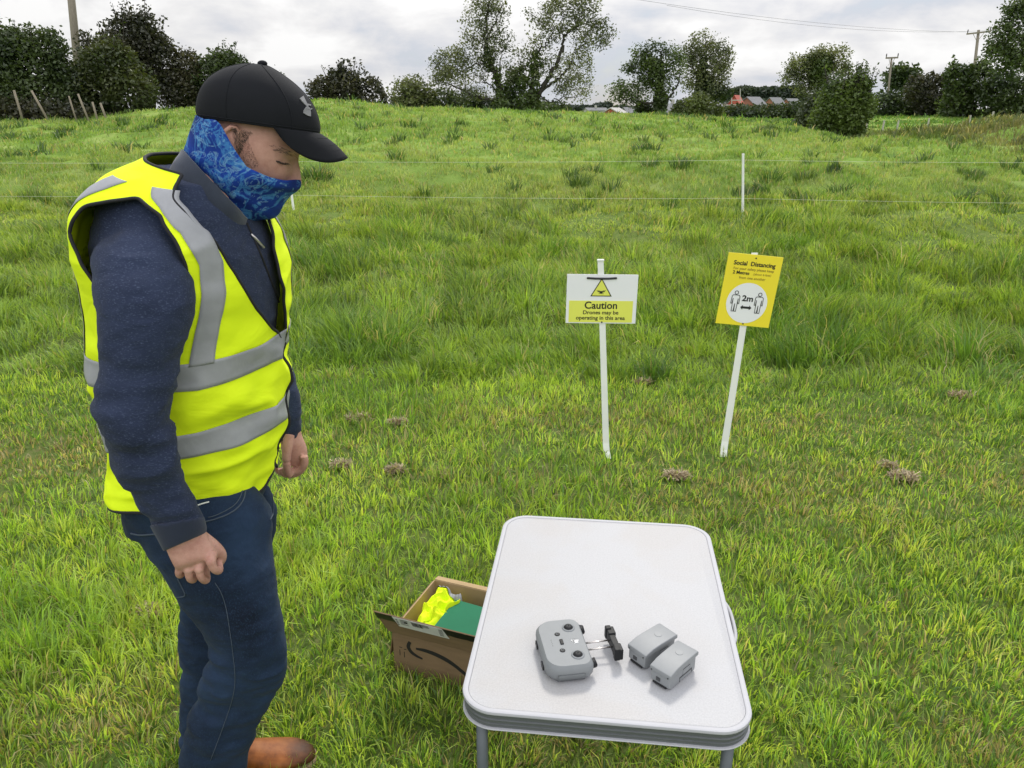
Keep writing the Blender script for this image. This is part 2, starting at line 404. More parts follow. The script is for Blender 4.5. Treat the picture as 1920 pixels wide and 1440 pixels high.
def add_mown(y0, y1, dens, hs, ws):
    X, Y = scatter(y0, y1, dens)
    n1, n2, n3, edge = turf(X, Y)
    bx, by, bd, ci = clumps(X, Y, .11, 501)
    k = (Y < edge + RNG.normal(0, .05, len(X))) & (RNG.random(len(X)) < (.20 + 1.0 * n3) * np.where(bd < .45, 1.15, .55))
    X, Y, n1, n2, n3, bx, by, bd, ci = X[k], Y[k], n1[k], n2[k], n3[k], bx[k], by[k], bd[k], ci[k]; n = len(X)
    dry = dry_patch(X, Y) + np.clip((n2 - .54) * 1.6, 0, .35)
    h = (hs * (0.35 + .9 * n1 + .45 * ci[:, 0]) * RNG.uniform(.5, 1.35, n)) * (1 - .35 * np.minimum(dry, 1))
    t = lerp3(C_MOWN, C_MOWN2, np.clip(n3 * 1.4 - .55 + .6 * ci[:, 1] + RNG.normal(0, .25, n), 0, 1))
    lush = np.clip((fbm2(X, Y, .95, 3, 901) - .54) * 6, 0, 1); t = t * (1 - .45 * lush[:, None]) + np.asarray((.10, .25, .03)) * .45 * lush[:, None]; h = h * (1 + .45 * lush)
    dk = RNG.random(n) < np.clip(.85 - 1.2 * n1, .08, .6); t[dk] = np.asarray(C_DARK) * RNG.uniform(.7, 1.5, (dk.sum(), 1))
    st = RNG.random(n) < 0.035 + dry * .75; t[st] = lerp3(C_STRAW, C_BROWN, RNG.random(st.sum()) ** 2.0)
    t *= RNG.uniform(.65, 1.3, (n, 1)) * (.80 + .4 * ci[:, 2])[:, None]
    ld = np.arctan2(by, bx) + RNG.normal(0, .8, n)
    GRASS.append(blades(X, Y, h, ws * RNG.uniform(.55, 1.4, n), np.clip(RNG.normal(.52, .25, n), .05, .97), t, leandir=ld))
def add_long(y0, y1, dens, hs, ws, cl=C_LONG, ch=C_LONG2, cell=.34):
    X, Y = scatter(y0, y1, dens)
    n1, n2, n3, edge = turf(X, Y)
    wx_, wy_ = (fbm2(X, Y, 2.5, 2, 603) - .5) * .2, (fbm2(X, Y, 2.5, 2, 607) - .5) * .2
    bx, by, bd, ci = clumps(X + wx_, Y + wy_, cell, 601)
    k = (Y > edge + RNG.normal(0, .04, len(X))) & (RNG.random(len(X)) < (.25 + 1.0 * n1) * np.where(bd < .42, 1.2, .6))
    X, Y, n1, n2, n3, edge, bx, by, bd, ci = X[k], Y[k], n1[k], n2[k], n3[k], edge[k], bx[k], by[k], bd[k], ci[k]; n = len(X)
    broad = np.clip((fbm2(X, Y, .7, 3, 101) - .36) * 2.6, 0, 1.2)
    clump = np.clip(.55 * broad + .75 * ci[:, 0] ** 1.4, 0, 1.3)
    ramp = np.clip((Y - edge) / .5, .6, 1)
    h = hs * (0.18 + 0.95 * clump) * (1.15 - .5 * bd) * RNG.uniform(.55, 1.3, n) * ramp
    w = np.clip(clump * .55 - .10 + 1.1 * np.maximum(0, ci[:, 1] - .55) + RNG.normal(0, .22, n), 0, 1)  # some tussocks get a darker tint, painting in the shade of hollows
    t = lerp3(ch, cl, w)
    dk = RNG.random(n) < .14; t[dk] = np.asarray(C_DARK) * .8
    st = RNG.random(n) < np.clip(.05 + .25 * (n2 - .45) + .12 * (ci[:, 2] > .85), 0.01, .35); t[st] = lerp3(C_STRAW, (0.30, 0.33, 0.12), RNG.random(st.sum()))
    t *= RNG.uniform(.7, 1.28, (n, 1)) * (.78 + .44 * ci[:, 2])[:, None]
    ld = np.arctan2(by, bx) * 1.0 + RNG.normal(0, .65, n)
    wind = 2 * np.pi * fbm2(X, Y, .45, 2, 111)
    ld = np.where(RNG.random(n) < .35, wind + RNG.normal(0, .6, n), ld)
    GRASS.append(blades(X, Y, h, ws * RNG.uniform(.55, 1.4, n), np.clip(RNG.normal(.50, .24, n) + .25 * bd, .06, .97), t, leandir=ld))
def add_far(y0, y1, dens, hs, ws):
    X, Y = scatter(y0, y1, dens, .85, 1.0)
    n1, n2, n3, edge = turf(X, Y)
    bx, by, bd, ci = clumps(X, Y, .62, 701); b2x, b2y, b2d, c2 = clumps(X, Y, 1.5, 703)
    tz = np.clip(fbm2(X, Y, .20, 3, 121) * 2.2 - .6, 0, 1)
    tuft = np.maximum(np.where((ci[:, 0] > .97 - .26 * tz) & (bd + .22 * (n3 - .5) < .14 + .20 * ci[:, 1]), 1.0, 0), np.where((c2[:, 0] > 1.0 - .34 * tz) & (b2d + .25 * (n3 - .5) < .07 + .17 * c2[:, 1]), 1.0, 0)) * (.5 + .5 * ci[:, 2])
    k = RNG.random(len(X)) < .28 + .65 * n1 + tuft
    X, Y, n1, n2, n3, tuft, bx, by, ci = X[k], Y[k], n1[k], n2[k], n3[k], tuft[k], bx[k], by[k], ci[k]; n = len(X)
    q = X / Y
    rough = np.clip((q - .40) / .06, 0, 1) * np.clip((Y - (31 - 18 * np.clip(q - .4, 0, .3) / .25 * 0.6)) / 3, 0, 1) * np.clip((44 - Y) / 4, 0, 1)
    h = hs * (.50 + .65 * n1 + 1.45 * tuft + 1.2 * rough * n3 * 1.6) * RNG.uniform(.6, 1.3, n)
    t = lerp3(C_FAR, C_FAR2, np.clip(n2 * 2.0 - .75 + (n3 - .5) * 2.2 + .4 * (ci[:, 1] - .5) + RNG.normal(0, .2, n), 0, 1))
    tf = np.minimum(1, tuft[:, None] * 1.3) * .95 * np.clip(RNG.uniform(.75, 1.2, (n, 1)), 0, 1)
    t = t * (1 - tf) + np.asarray(C_TUFT) * tf
    rc = lerp3((.075, .105, .030), (.21, .19, .085), np.clip((fbm2(X, Y, .9, 3, 801) - .5) * 4 + .45 + RNG.normal(0, .15, n), 0, 1))
    t = t * (1 - rough[:, None] * .9) + rc * rough[:, None] * .9
    fieldfar = np.clip((Y - 45) / 4, 0, 1)[:, None]; t = t * (1 - fieldfar) + np.asarray((.115, .225, .034)) * fieldfar
    st = RNG.random(n) < .07; t[st] = np.asarray(C_STRAW) * .9
    t *= RNG.uniform(.75, 1.22, (n, 1)) * (.86 + .28 * ci[:, 2])[:, None]
    ld = np.where(tuft > 0, np.arctan2(by, bx), RNG.uniform(0, 6.28, n)) + RNG.normal(0, .5, n)
    GRASS.append(blades(X, Y, h, ws * RNG.uniform(.6, 1.35, n), np.clip(RNG.normal(.45, .2, n) + .22 * tuft, .05, .95), t, leandir=ld))
DG = float(os.environ.get('GRASS_DENSITY', '1'))
if DG > 0:
    add_mown(0.75, 1.9, 19500 * DG, .062, .0043)
    add_mown(1.9, 3.0, 13500 * DG, .062, .0049)
    add_mown(3.0, 5.4, 8200 * DG, .063, .0058)
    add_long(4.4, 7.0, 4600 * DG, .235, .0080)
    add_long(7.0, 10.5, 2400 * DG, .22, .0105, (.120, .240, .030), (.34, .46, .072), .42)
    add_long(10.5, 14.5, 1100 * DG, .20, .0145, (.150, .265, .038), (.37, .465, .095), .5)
    add_far(12.5, 20.0, 820 * DG, .13, .018)
    add_far(20.0, 31.0, 300 * DG, .14, .030)
    add_far(31.0, 46.0, 110 * DG, .15, .05)
    add_far(46.0, 75.0, 26 * DG, .16, .09)
    V = np.concatenate([a for a, _ in GRASS]); T = np.concatenate([b_ for _, b_ in GRASS])
    nb = len(V); base = np.arange(nb, dtype=np.int32)[:, None] * 5
    me = mesh_np('grass', V.reshape(-1, 3), base + np.array([[0, 1, 3, 2]], np.int32), base + np.array([[2, 3, 4]], np.int32))
    point_attr(me, 'tint', T.reshape(-1, 3))
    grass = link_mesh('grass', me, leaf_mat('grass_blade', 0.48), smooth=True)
    tag(grass, 'green grass of the field, mown short near the table and long beyond', 'grass', kind='stuff')
    print('blades', nb)
    del V, T, GRASS

# ------------------------------------------------------------------ clods of dry cut grass
M_hay = leaf_mat('dry_grass', 0.25)
def clod(u, v, r, label, g='clods of dry cut grass on the mown strip'):
    r *= .85; p = onz(u, v); X0, Y0 = p.x, p.y
    for _ in range(4):
        q = onz(u, v, gz(X0, Y0)); X0, Y0 = q.x, q.y
    n = int(260 + 2600 * r); a = RNG.uniform(0, 2 * np.pi, n); d = r * np.sqrt(RNG.random(n)); x = d * np.cos(a) * 1.25; y = d * np.sin(a) * .8
    z = (1 - (d / r) ** 1.6) * r * .24 * RNG.uniform(.1, 1.05, n) + .006
    az = RNG.uniform(0, 2 * np.pi, n); L_ = RNG.uniform(.012, .035, n) * (1 + 3 * r); el = RNG.normal(.1, .35, n)
    dx, dy, dz = np.cos(az) * np.cos(el) * L_, np.sin(az) * np.cos(el) * L_, np.sin(el) * L_
    w = RNG.uniform(.0012, .0026, n) * (1 + 4 * r); wx, wy = -np.sin(az) * w, np.cos(az) * w
    V = np.stack([np.stack([x - wx, y - wy, z], 1), np.stack([x + wx, y + wy, z], 1), np.stack([x + dx + wx, y + dy + wy, z + dz], 1), np.stack([x + dx - wx, y + dy - wy, z + dz], 1)], 1)
    t = lerp3((.52, .43, .26), (.20, .145, .085), RNG.random(n)) * RNG.uniform(.7, 1.2, (n, 1))
    me = mesh_np('grass_clod', V.reshape(-1, 3), (np.arange(n)[:, None] * 4 + np.arange(4)[None]).astype(np.int32)); point_attr(me, 'tint', np.repeat(t[:, None, :], 4, 1).reshape(-1, 3))
    o = link_mesh('grass_clod', me, M_hay, smooth=False); o.location = (X0, Y0, gz(X0, Y0) + .018); tag(o, label, 'clod', g)
for u, v, r, lab in ((674, 790, .070, 'largest dry grass clod in the middle of the mown strip, left of the signs'), (748, 798, .050, 'tall brown grass clod just right of the largest clod'),
        (640, 878, .048, 'pale flat grass clod nearest the left hand of the man'), (742, 887, .038, 'small grass clod between the left hand of the man and the table'), (1268, 899, .052, 'grass clod between the feet of the two signs and the table'),
        (1800, 747, .075, 'brown grass clod at the edge of the long grass near the right border'), (1712, 470, .10, 'brown soil mound in the long grass right of the yellow sign'),
        (1205, 722, .050, 'dark clod at the edge of the long grass between the two signs'), (1692, 900, .060, 'straw coloured clod right of the yellow sign foot'), (1665, 880, .035, 'small straw clod beside the straw coloured clod'),
        (283, 1155, .038, 'brown clod in the grass behind the man')):
    clod(u, v, r, lab)
# ------------------------------------------------------------------ trees, bushes, hedges
M_leaf = leaf_mat('tree_foliage', 0.30)
M_bark = pmat('bark', (0.042, 0.036, 0.029), 0.9, 0.35, 6, bump=0.5, bscale=18, stretch=(3, 3, .6))
M_bark2 = pmat('weathered_pole_wood', (0.23, 0.20, 0.155), 0.85, 0.2, 8, bump=0.3, bscale=30, stretch=(4, 4, .4))
def leaf_mesh(name, centers, size, tint, mat, parent, n_sub=1, flat_up=0.3):
    n = len(centers)
    d1 = RNG.normal(0, 1, (n, 3)); d1[:, 2] *= 1 - flat_up; d1 /= np.linalg.norm(d1, axis=1)[:, None]
    d2 = RNG.normal(0, 1, (n, 3)); d2 -= (d2 * d1).sum(1)[:, None] * d1; d2 /= np.linalg.norm(d2, axis=1)[:, None]
    s = (size * RNG.uniform(.55, 1.3, n))[:, None]
    V = np.stack([centers - d1 * s, centers + d2 * s * .55, centers + d1 * s, centers - d2 * s * .55], 1)
    me = mesh_np(name, V.reshape(-1, 3), (np.arange(n)[:, None] * 4 + np.arange(4)[None]).astype(np.int32))
    point_attr(me, 'tint', np.repeat(tint[:, None, :], 4, 1).reshape(-1, 3))
    return link_mesh(name, me, mat, parent, smooth=False)
def px_m(Y): return 1.063 * Y / FPX * 1.0
def sample_lobes(lobes, Y, depth, n, shell=0.0):
    """lobes: (u, v, ru, rv, weight) ellipses seen in elevation, given a real depth"""
    w = np.array([l[4] for l in lobes], float); w /= w.sum(); k = RNG.choice(len(lobes), n, p=w)
    d = RNG.normal(0, 1, (n, 3)); d /= np.linalg.norm(d, axis=1)[:, None]
    r = RNG.random(n) ** (1 / 3.); r = shell + (1 - shell) * r
    L = np.array([l[:4] for l in lobes], float)[k]
    P = np.empty((n, 3)); s = Y / 1.06 / FPX * 1.0
    for i in range(n):
        c = at(L[i, 0], L[i, 1], Y); rx = L[i, 2] * s * 1.0; rz = L[i, 3] * s
        P[i] = (c.x + d[i, 0] * r[i] * rx, c.y + d[i, 1] * r[i] * rx * depth, c.z + d[i, 2] * r[i] * rz)
    return P
def base_at(u, v, Y):
    p = at(u, v, Y); return Vector((p.x, p.y, gz(p.x, p.y)))
def tint_for(P, cols, seed, sc=0.8):
    n = len(P); f = np.clip((fbm(P * sc, 3, seed) - .5) * 2.6 + .5 + RNG.normal(0, .2, n), 0, 1)
    c = lerp3(cols[0], cols[1], f); return np.clip(c * RNG.uniform(.75, 1.25, (n, 1)), .003, .6)
GREEN_D = ((0.026, 0.045, 0.015), (0.072, 0.104, 0.031)); GREEN_M = ((0.036, 0.062, 0.016), (0.110, 0.155, 0.040))
GREEN_B = ((0.032, 0.038, 0.019), (0.078, 0.074, 0.038)); GREEN_ASH = ((0.075, 0.095, 0.040), (0.185, 0.205, 0.085))
def tree(name, label, u, v, Y, limbs, lobes, ncl, nleaf, lsize, cols, depth=0.9, spread=.32, group='trees along the field edge', seed=1, twig=.022, dens_lobes=None):
    B = base_at(u, v, Y); o = empty(name, B); tag(o, label, 'tree', group)
    wood = MB(); nodes = []
    for li, (pts, r0, r1) in enumerate(limbs):
        yy = 0.0; P = []
        for k, p in enumerate(pts):
            q = at(p[0], p[1], Y); yy = p[2] if len(p) > 2 else 0.0
            P.append((q.x - B.x, yy, q.z - B.z))
        if li == 0: P[0] = (P[0][0], 0, -.25)
        P = catmull(np.array(P), 5); n = len(P)
        P[1:-1] += RNG.normal(0, .06, (n - 2, 3)) * min(1, Y / 60)
        rad = list(np.linspace(r0 * .52, r1 * .5, n)); wood.tube([Vector(p) for p in P], rad, 7)
        for p in P[2:]: nodes.append(p)
    C = sample_lobes(lobes, Y, depth, ncl) - np.array(B)
    nd = np.array(nodes); dist = np.array([np.min(((nd - c) ** 2).sum(1)) for c in C]); order = np.argsort(dist)
    for i in order:
        c = C[i]; d = ((nd - c) ** 2).sum(1) + np.maximum(0, nd[:, 2] - c[2] + .1) * .8; j = int(np.argmin(d)); a = nd[j]
        mid = (a + c) / 2 + np.array([0, 0, .10 * math.sqrt(d[j])]) + RNG.normal(0, .05, 3)
        L_ = math.sqrt(((c - a) ** 2).sum())
        wood.tube([Vector(a), Vector(mid), Vector(c)], [twig * (1 + .5 * min(L_, 2)), twig * .8, twig * .35], 3, cap=False)
        nd = np.concatenate([nd, mid[None], c[None]])
    wood.build('trunk', M_bark, o, smooth=True)
    P = np.repeat(C, nleaf, 0) + np.clip(RNG.normal(0, 1, (len(C) * nleaf, 3)), -1.5, 1.5) * spread * np.array([1, 1, .8])
    leaf = leaf_mesh('crown', P, lsize, tint_for(P, cols, seed), M_leaf, o)
    if dens_lobes:
        lob, nn_, sz, cc = dens_lobes
        Q = sample_lobes(lob, Y, .9, nn_) - np.array(B); leaf_mesh('ivy', Q, sz, tint_for(Q, cc, seed + 5), M_leaf, o)
    return o
def bush(name, label, cat, u, v, Y, lobes, n, lsize, cols, depth=.9, group=None, seed=1, shell=.35, sprigs=0):
    B = base_at(u, v, Y); o = empty(name, B); tag(o, label, cat, group)
    P = sample_lobes(lobes, Y, depth, n, shell) - np.array(B)
    keep = fbm(P * 1.1, 3, seed + 3) > .36
    P = P[keep]; P += RNG.normal(0, .12, P.shape)
    wood = MB(); top = P[np.argsort(-P[:, 2])][: max(8, len(P) // 14)]
    ext = []
    for k in range(14 + sprigs):
        c = top[RNG.integers(len(top))] if k >= 14 else P[RNG.integers(len(P))]
        x0 = c[0] * .45
        zb = gz(B.x + x0, B.y) - B.z - .1
        tip = c if k < 14 else c + np.array([RNG.normal(0, .25), RNG.normal(0, .2), RNG.uniform(.2, .75)])
        m_ = (np.array([x0, 0, zb]) + tip) / 2 + RNG.normal(0, .15, 3)
        wood.tube([Vector((x0, 0, zb)), Vector(m_), Vector(tip)], [.06, .035, .008], 4, cap=False)
        if k >= 14:
            f = RNG.random(16)[:, None]; ext.append(m_ * (1 - f) * .5 + m_ * .5 * f * 0 + tip * (.5 + .5 * f) * 1.0 + m_ * 0 + RNG.normal(0, .09, (16, 3)) if False else (tip - (tip - c) * f) + RNG.normal(0, .07, (16, 3)))
    wood.build('trunk', M_bark, o, smooth=True)
    if ext: P = np.concatenate([P] + ext)
    leaf_mesh('crown', P, lsize, tint_for(P, cols, seed), M_leaf, o); return o

# --- the pair of tall ash trees in the middle
tree('ash_tree', 'tall airy ash tree with a long low bough reaching left, left of the central pair', 950, 208, 58,
     [([(950, 212), (944, 190), (935, 155), (922, 125), (912, 95), (910, 60), (916, 20), (922, -20)], .50, .07),
      ([(938, 186), (915, 187), (890, 180), (868, 170), (845, 160), (830, 150)], .22, .05),
      ([(934, 170), (918, 160), (905, 150), (890, 140)], .13, .04),
      ([(925, 130), (908, 118), (890, 122), (872, 132)], .13, .04), ([(914, 100), (900, 80), (885, 66)], .11, .03),
      ([(912, 75), (924, 48), (938, 20), (944, -4)], .12, .03), ([(910, 62), (898, 38), (890, 18)], .09, .03), ([(932, 150), (938, 120), (942, 95)], .11, .03)],
     [(905, 45, 36, 55, 2.4), (880, 95, 30, 40, 1.5), (845, 120, 32, 30, 1.8), (825, 142, 22, 26, 1.2), (875, 155, 45, 34, 1.8), (920, 100, 30, 38, 1.6), (940, 35, 18, 40, .8), (950, 85, 12, 30, .4), (915, 5, 25, 25, 1.0), (905, 178, 40, 18, .7)],
     480, 20, .085, GREEN_ASH, spread=.27, seed=3,
     dens_lobes=([(945, 185, 20, 28, 1), (965, 160, 22, 32, 1.2), (955, 198, 40, 14, .8), (932, 150, 10, 30, .4), (915, 112, 12, 25, .4)], 2600, .13, GREEN_M))
tree('ash_tree', 'tall airy ash tree leaning right, right of the central pair', 996, 208, 57,
     [([(996, 212), (1000, 190), (1012, 175), (1025, 150), (1040, 125), (1050, 100), (1058, 70), (1072, 55), (1092, 35)], .45, .06),
      ([(1000, 192), (1020, 168), (1042, 152), (1060, 135), (1072, 115), (1080, 95)], .24, .05),
      ([(994, 200), (996, 170), (1002, 130), (1006, 100), (1022, 86), (1034, 70), (1038, 48)], .24, .05),
      ([(1052, 95), (1056, 70), (1054, 40), (1050, 5)], .13, .03), ([(1078, 100), (1092, 85), (1112, 84), (1128, 88)], .10, .03),
      ([(1012, 178), (1030, 192), (1050, 186), (1072, 182), (1088, 178)], .10, .03), ([(1070, 118), (1085, 125), (1098, 130)], .08, .03), ([(1070, 56), (1098, 45), (1118, 40)], .09, .03)],
     [(1060, 25, 42, 38, 2.2), (1095, 38, 34, 40, 2.2), (1118, 65, 30, 26, 1.2), (1005, 42, 28, 26, 1.1), (1030, 60, 26, 30, .8), (1085, 120, 26, 36, 1.6), (1000, 108, 32, 36, 1.9), (965, 130, 18, 30, .8), (1045, 135, 35, 34, 1.3), (1075, 165, 35, 24, 1.3), (1130, 60, 20, 25, .6), (1100, 8, 25, 14, .7), (1040, 0, 25, 16, .8)],
     500, 20, .085, GREEN_ASH, spread=.27, seed=9,
     dens_lobes=([(1000, 165, 14, 42, 1.3), (1004, 118, 16, 24, .5), (975, 150, 16, 26, .5), (990, 190, 26, 20, .9), (1020, 200, 30, 9, .4)], 2200, .13, GREEN_M))
# --- the darker pair by the houses
tree('field_tree', 'dark round-crowned tree with a low bough on the left, in front of the red roof', 1236, 218, 66,
     [([(1236, 222), (1236, 200), (1234, 170), (1236, 140), (1238, 115), (1242, 95)], .55, .10), ([(1238, 215), (1248, 190), (1262, 175), (1272, 150), (1276, 130)], .28, .06),
      ([(1234, 195), (1212, 192), (1190, 190), (1170, 184), (1158, 178)], .22, .05), ([(1234, 165), (1222, 152), (1212, 142), (1200, 130)], .16, .04), ([(1237, 145), (1250, 135), (1262, 122)], .13, .04), ([(1236, 175), (1210, 165), (1180, 162)], .12, .04)],
     [(1235, 110, 38, 28, 2.2), (1205, 105, 20, 24, .9), (1255, 108, 22, 24, 1), (1225, 140, 30, 26, 1.4), (1185, 128, 16, 12, .5), (1180, 172, 36, 24, 2.2), (1160, 180, 18, 20, .9), (1215, 170, 26, 20, 1), (1250, 165, 16, 24, .8), (1270, 130, 12, 30, .6), (1205, 155, 24, 14, .6)],
     320, 24, .105, GREEN_M, spread=.30, seed=13, group=None, dens_lobes=([(1238, 195, 14, 26, 1), (1232, 140, 14, 30, .7)], 1500, .16, GREEN_D))
tree('field_tree', 'upright airy tree rising behind the left end of the low hedge', 1318, 190, 72,
     [([(1316, 225), (1316, 180), (1318, 150), (1322, 120), (1324, 90), (1322, 66)], .45, .06), ([(1318, 165), (1304, 140), (1296, 110), (1292, 90)], .18, .04), ([(1318, 160), (1338, 140), (1350, 120), (1362, 100)], .18, .04), ([(1320, 130), (1308, 100), (1306, 80)], .12, .03), ([(1322, 120), (1338, 95), (1340, 75)], .12, .03)],
     [(1318, 85, 28, 24, 1.5), (1298, 105, 22, 26, 1.1), (1345, 105, 26, 28, 1.4), (1322, 125, 36, 26, 1.6), (1300, 150, 22, 26, .8), (1350, 145, 22, 30, 1.3), (1362, 110, 12, 22, .6), (1325, 165, 40, 22, 1.2)],
     380, 20, .105, GREEN_ASH, spread=.30, seed=17, group=None, dens_lobes=([(1322, 165, 20, 24, 1), (1316, 140, 10, 30, .6), (1340, 175, 36, 16, 1)], 2400, .18, GREEN_D))
tree('ivy_tree', 'airy tree with a dark ivy-covered stem behind the big bush', 1532, 170, 78,
     [([(1534, 190), (1535, 165), (1536, 140), (1538, 115), (1536, 95)], .5, .08), ([(1534, 165), (1515, 148), (1500, 142), (1485, 140)], .16, .04), ([(1537, 130), (1558, 118), (1575, 112)], .16, .04), ([(1538, 115), (1520, 105), (1505, 102)], .12, .03)],
     [(1500, 125, 26, 22, 1.6), (1482, 142, 16, 18, .8), (1540, 100, 26, 12, 1.0), (1572, 112, 20, 24, 1.5), (1560, 145, 26, 24, 1.2), (1500, 155, 22, 18, .9), (1525, 170, 30, 10, .6), (1585, 130, 10, 16, .5)],
     300, 22, .115, GREEN_ASH, spread=.32, seed=23, group=None, dens_lobes=([(1535, 125, 24, 26, 2), (1545, 118, 18, 18, 1), (1533, 155, 18, 20, 1), (1515, 122, 10, 14, .4)], 4200, .17, GREEN_M))
tree('field_tree', 'large tree at the right edge of the view towering over the hedge', 1925, 150, 52,
     [([(1940, 190), (1938, 150), (1935, 110), (1932, 70), (1930, 30), (1935, -20)], .5, .08), ([(1936, 130), (1905, 110), (1880, 100), (1862, 95)], .2, .04), ([(1934, 90), (1905, 70), (1885, 55)], .18, .04), ([(1932, 50), (1915, 25), (1905, 12)], .15, .03), ([(1934, 110), (1970, 80), (2000, 60)], .2, .04)],
     [(1885, 65, 24, 24, 1.4), (1870, 95, 24, 18, 1.2), (1905, 90, 34, 30, 1.8), (1910, 25, 22, 26, 1.4), (1940, 50, 40, 50, 2.5), (1900, 125, 34, 20, 1.4), (1960, 100, 50, 40, 2.5), (1935, -10, 35, 30, 1.3), (1985, 40, 35, 40, 1.4)],
     440, 24, .10, GREEN_M, spread=.28, seed=29, group=None)

# --- left hedge: separate thorn bushes
lg_ = 'hawthorn bushes of the left hedge'
bush('hawthorn_bush', 'dark green hawthorn at the left edge, behind the first leaning fence posts', 'bush', 50, 215, 33, [(50, 125, 68, 62, 3), (20, 110, 40, 50, 1.5), (95, 105, 32, 46, 1.4), (60, 180, 95, 40, 2.2), (130, 170, 40, 45, 1.2), (30, 85, 24, 24, .5), (0, 160, 50, 60, 2)], 22000, .080, GREEN_D, group=lg_, seed=41, sprigs=10)
bush('hawthorn_bush', 'mid green hawthorn with a lighter top right of the wooden pole', 'bush', 200, 210, 33.5, [(205, 125, 52, 38, 2.4), (180, 165, 46, 48, 2), (240, 165, 50, 48, 2), (215, 100, 24, 18, .5), (150, 180, 30, 40, 1)], 16500, .080, ((.036, .054, .016), (.092, .108, .034)), group=lg_, seed=43, sprigs=10)
bush('thorn_bush', 'tall dark reddish thorn bush, the highest of the left hedge', 'bush', 265, 205, 36.5, [(235, 75, 46, 36, 2), (270, 75, 34, 32, 1.6), (300, 115, 34, 46, 2), (255, 125, 50, 48, 2), (165, 90, 16, 30, .45), (350, 125, 24, 30, .7), (330, 170, 44, 36, 1.8), (262, 40, 16, 14, .25), (225, 50, 16, 16, .3)], 17500, .080, GREEN_B, group=lg_, seed=47, sprigs=26)
bush('hawthorn_bush', 'dark hedge bush just left of the black cap', 'bush', 370, 205, 37, [(350, 170, 34, 36, 1.6), (390, 150, 36, 40, 1.6), (430, 130, 34, 28, 1.5), (450, 160, 40, 44, 1.8), (410, 120, 20, 14, .4), (500, 170, 40, 36, 1)], 14000, .080, GREEN_D, group=lg_, seed=53, sprigs=12)
bush('bramble_bush', 'low dark bramble at the foot of the left hedge', 'bush', 60, 222, 31.5, [(30, 208, 50, 18, 2), (90, 208, 44, 16, 1.5), (140, 212, 30, 12, .8), (0, 200, 30, 22, 1)], 3600, .08, GREEN_B, group=lg_, seed=57)
# --- behind the crest
bush('thorn_bush', 'low dark brownish thorn bushes on the crest just right of the cap peak', 'bush', 650, 195, 45, [(605, 170, 28, 22, 1.2), (650, 165, 36, 30, 2), (690, 175, 30, 30, 1.6), (635, 150, 16, 16, .4), (720, 190, 12, 14, .2)], 7000, .10, GREEN_B, seed=61, sprigs=16)
tree('scrub_tree', 'pale airy scrub tree between the crest bushes and the tall ash pair', 775, 205, 60, [([(775, 210), (772, 185), (768, 165), (765, 150)], .2, .05), ([(774, 195), (790, 175), (800, 160)], .12, .03), ([(773, 190), (755, 175), (745, 165)], .12, .03)],
     [(768, 162, 30, 16, 1.4), (790, 172, 24, 16, 1), (750, 180, 22, 18, 1), (780, 188, 36, 16, 1.2)], 150, 18, .12, GREEN_ASH, spread=.3, seed=67, group=None)
bush('scrub_bush', 'dark scrub at the foot of the tall ash pair, left side', 'bush', 820, 208, 61, [(790, 192, 34, 16, 1), (830, 190, 30, 22, 1.4), (870, 195, 36, 16, 1.2), (910, 198, 30, 14, 1), (760, 196, 24, 14, .8)], 7000, .12, GREEN_D, seed=71)
bush('scrub_bush', 'dark scrub between the two trunks of the tall ash pair', 'bush', 970, 208, 61, [(960, 198, 30, 14, 1), (1000, 200, 36, 12, 1), (1040, 202, 26, 9, .6)], 3200, .12, GREEN_D, seed=73)
# --- field hedge in front of the houses
bush('field_hedge', 'low clipped dark hedge running below the brick houses', 'hedge', 1400, 222, 60, [(1345, 216, 36, 12, 1), (1390, 213, 40, 15, 1.4), (1440, 213, 40, 15, 1.4), (1490, 211, 40, 17, 1.4)], 8000, .13, GREEN_D, seed=79, shell=.2)
bush('scrub_bush', 'light green scrub between the two darker trees', 'bush', 1300, 220, 58, [(1285, 205, 24, 18, 1), (1310, 198, 20, 22, 1.2), (1330, 208, 26, 14, 1), (1275, 214, 20, 9, .5)], 4200, .12, ((.055, .075, .022), (.13, .165, .045)), seed=83)
bush('scrub_bush', 'small dark scrub left of the round-crowned tree foot', 'bush', 1205, 220, 68, [(1205, 205, 14, 16, 1), (1225, 212, 18, 10, .7)], 1400, .13, GREEN_D, seed=85)
bush('round_bush', 'big rounded green bush at the right end of the crest', 'bush', 1583, 255, 33, [(1572, 192, 34, 32, 2), (1604, 168, 25, 22, 1.3), (1618, 202, 22, 26, 1.3), (1588, 222, 34, 22, 1.8), (1602, 246, 18, 11, .7), (1552, 214, 26, 24, 1.2), (1540, 230, 20, 10, .6), (1616, 158, 9, 14, .25), (1562, 165, 12, 14, .3)], 11500, .075, ((.040, .070, .018), (.115, .165, .036)), seed=89, sprigs=26)
bush('willow_bush', 'greyish green bush beside the big rounded bush', 'bush', 1530, 235, 36, [(1535, 205, 30, 30, 1.5), (1520, 225, 26, 14, .8), (1550, 230, 22, 14, .6)], 4500, .08, ((.060, .080, .040), (.120, .150, .065)), seed=91)
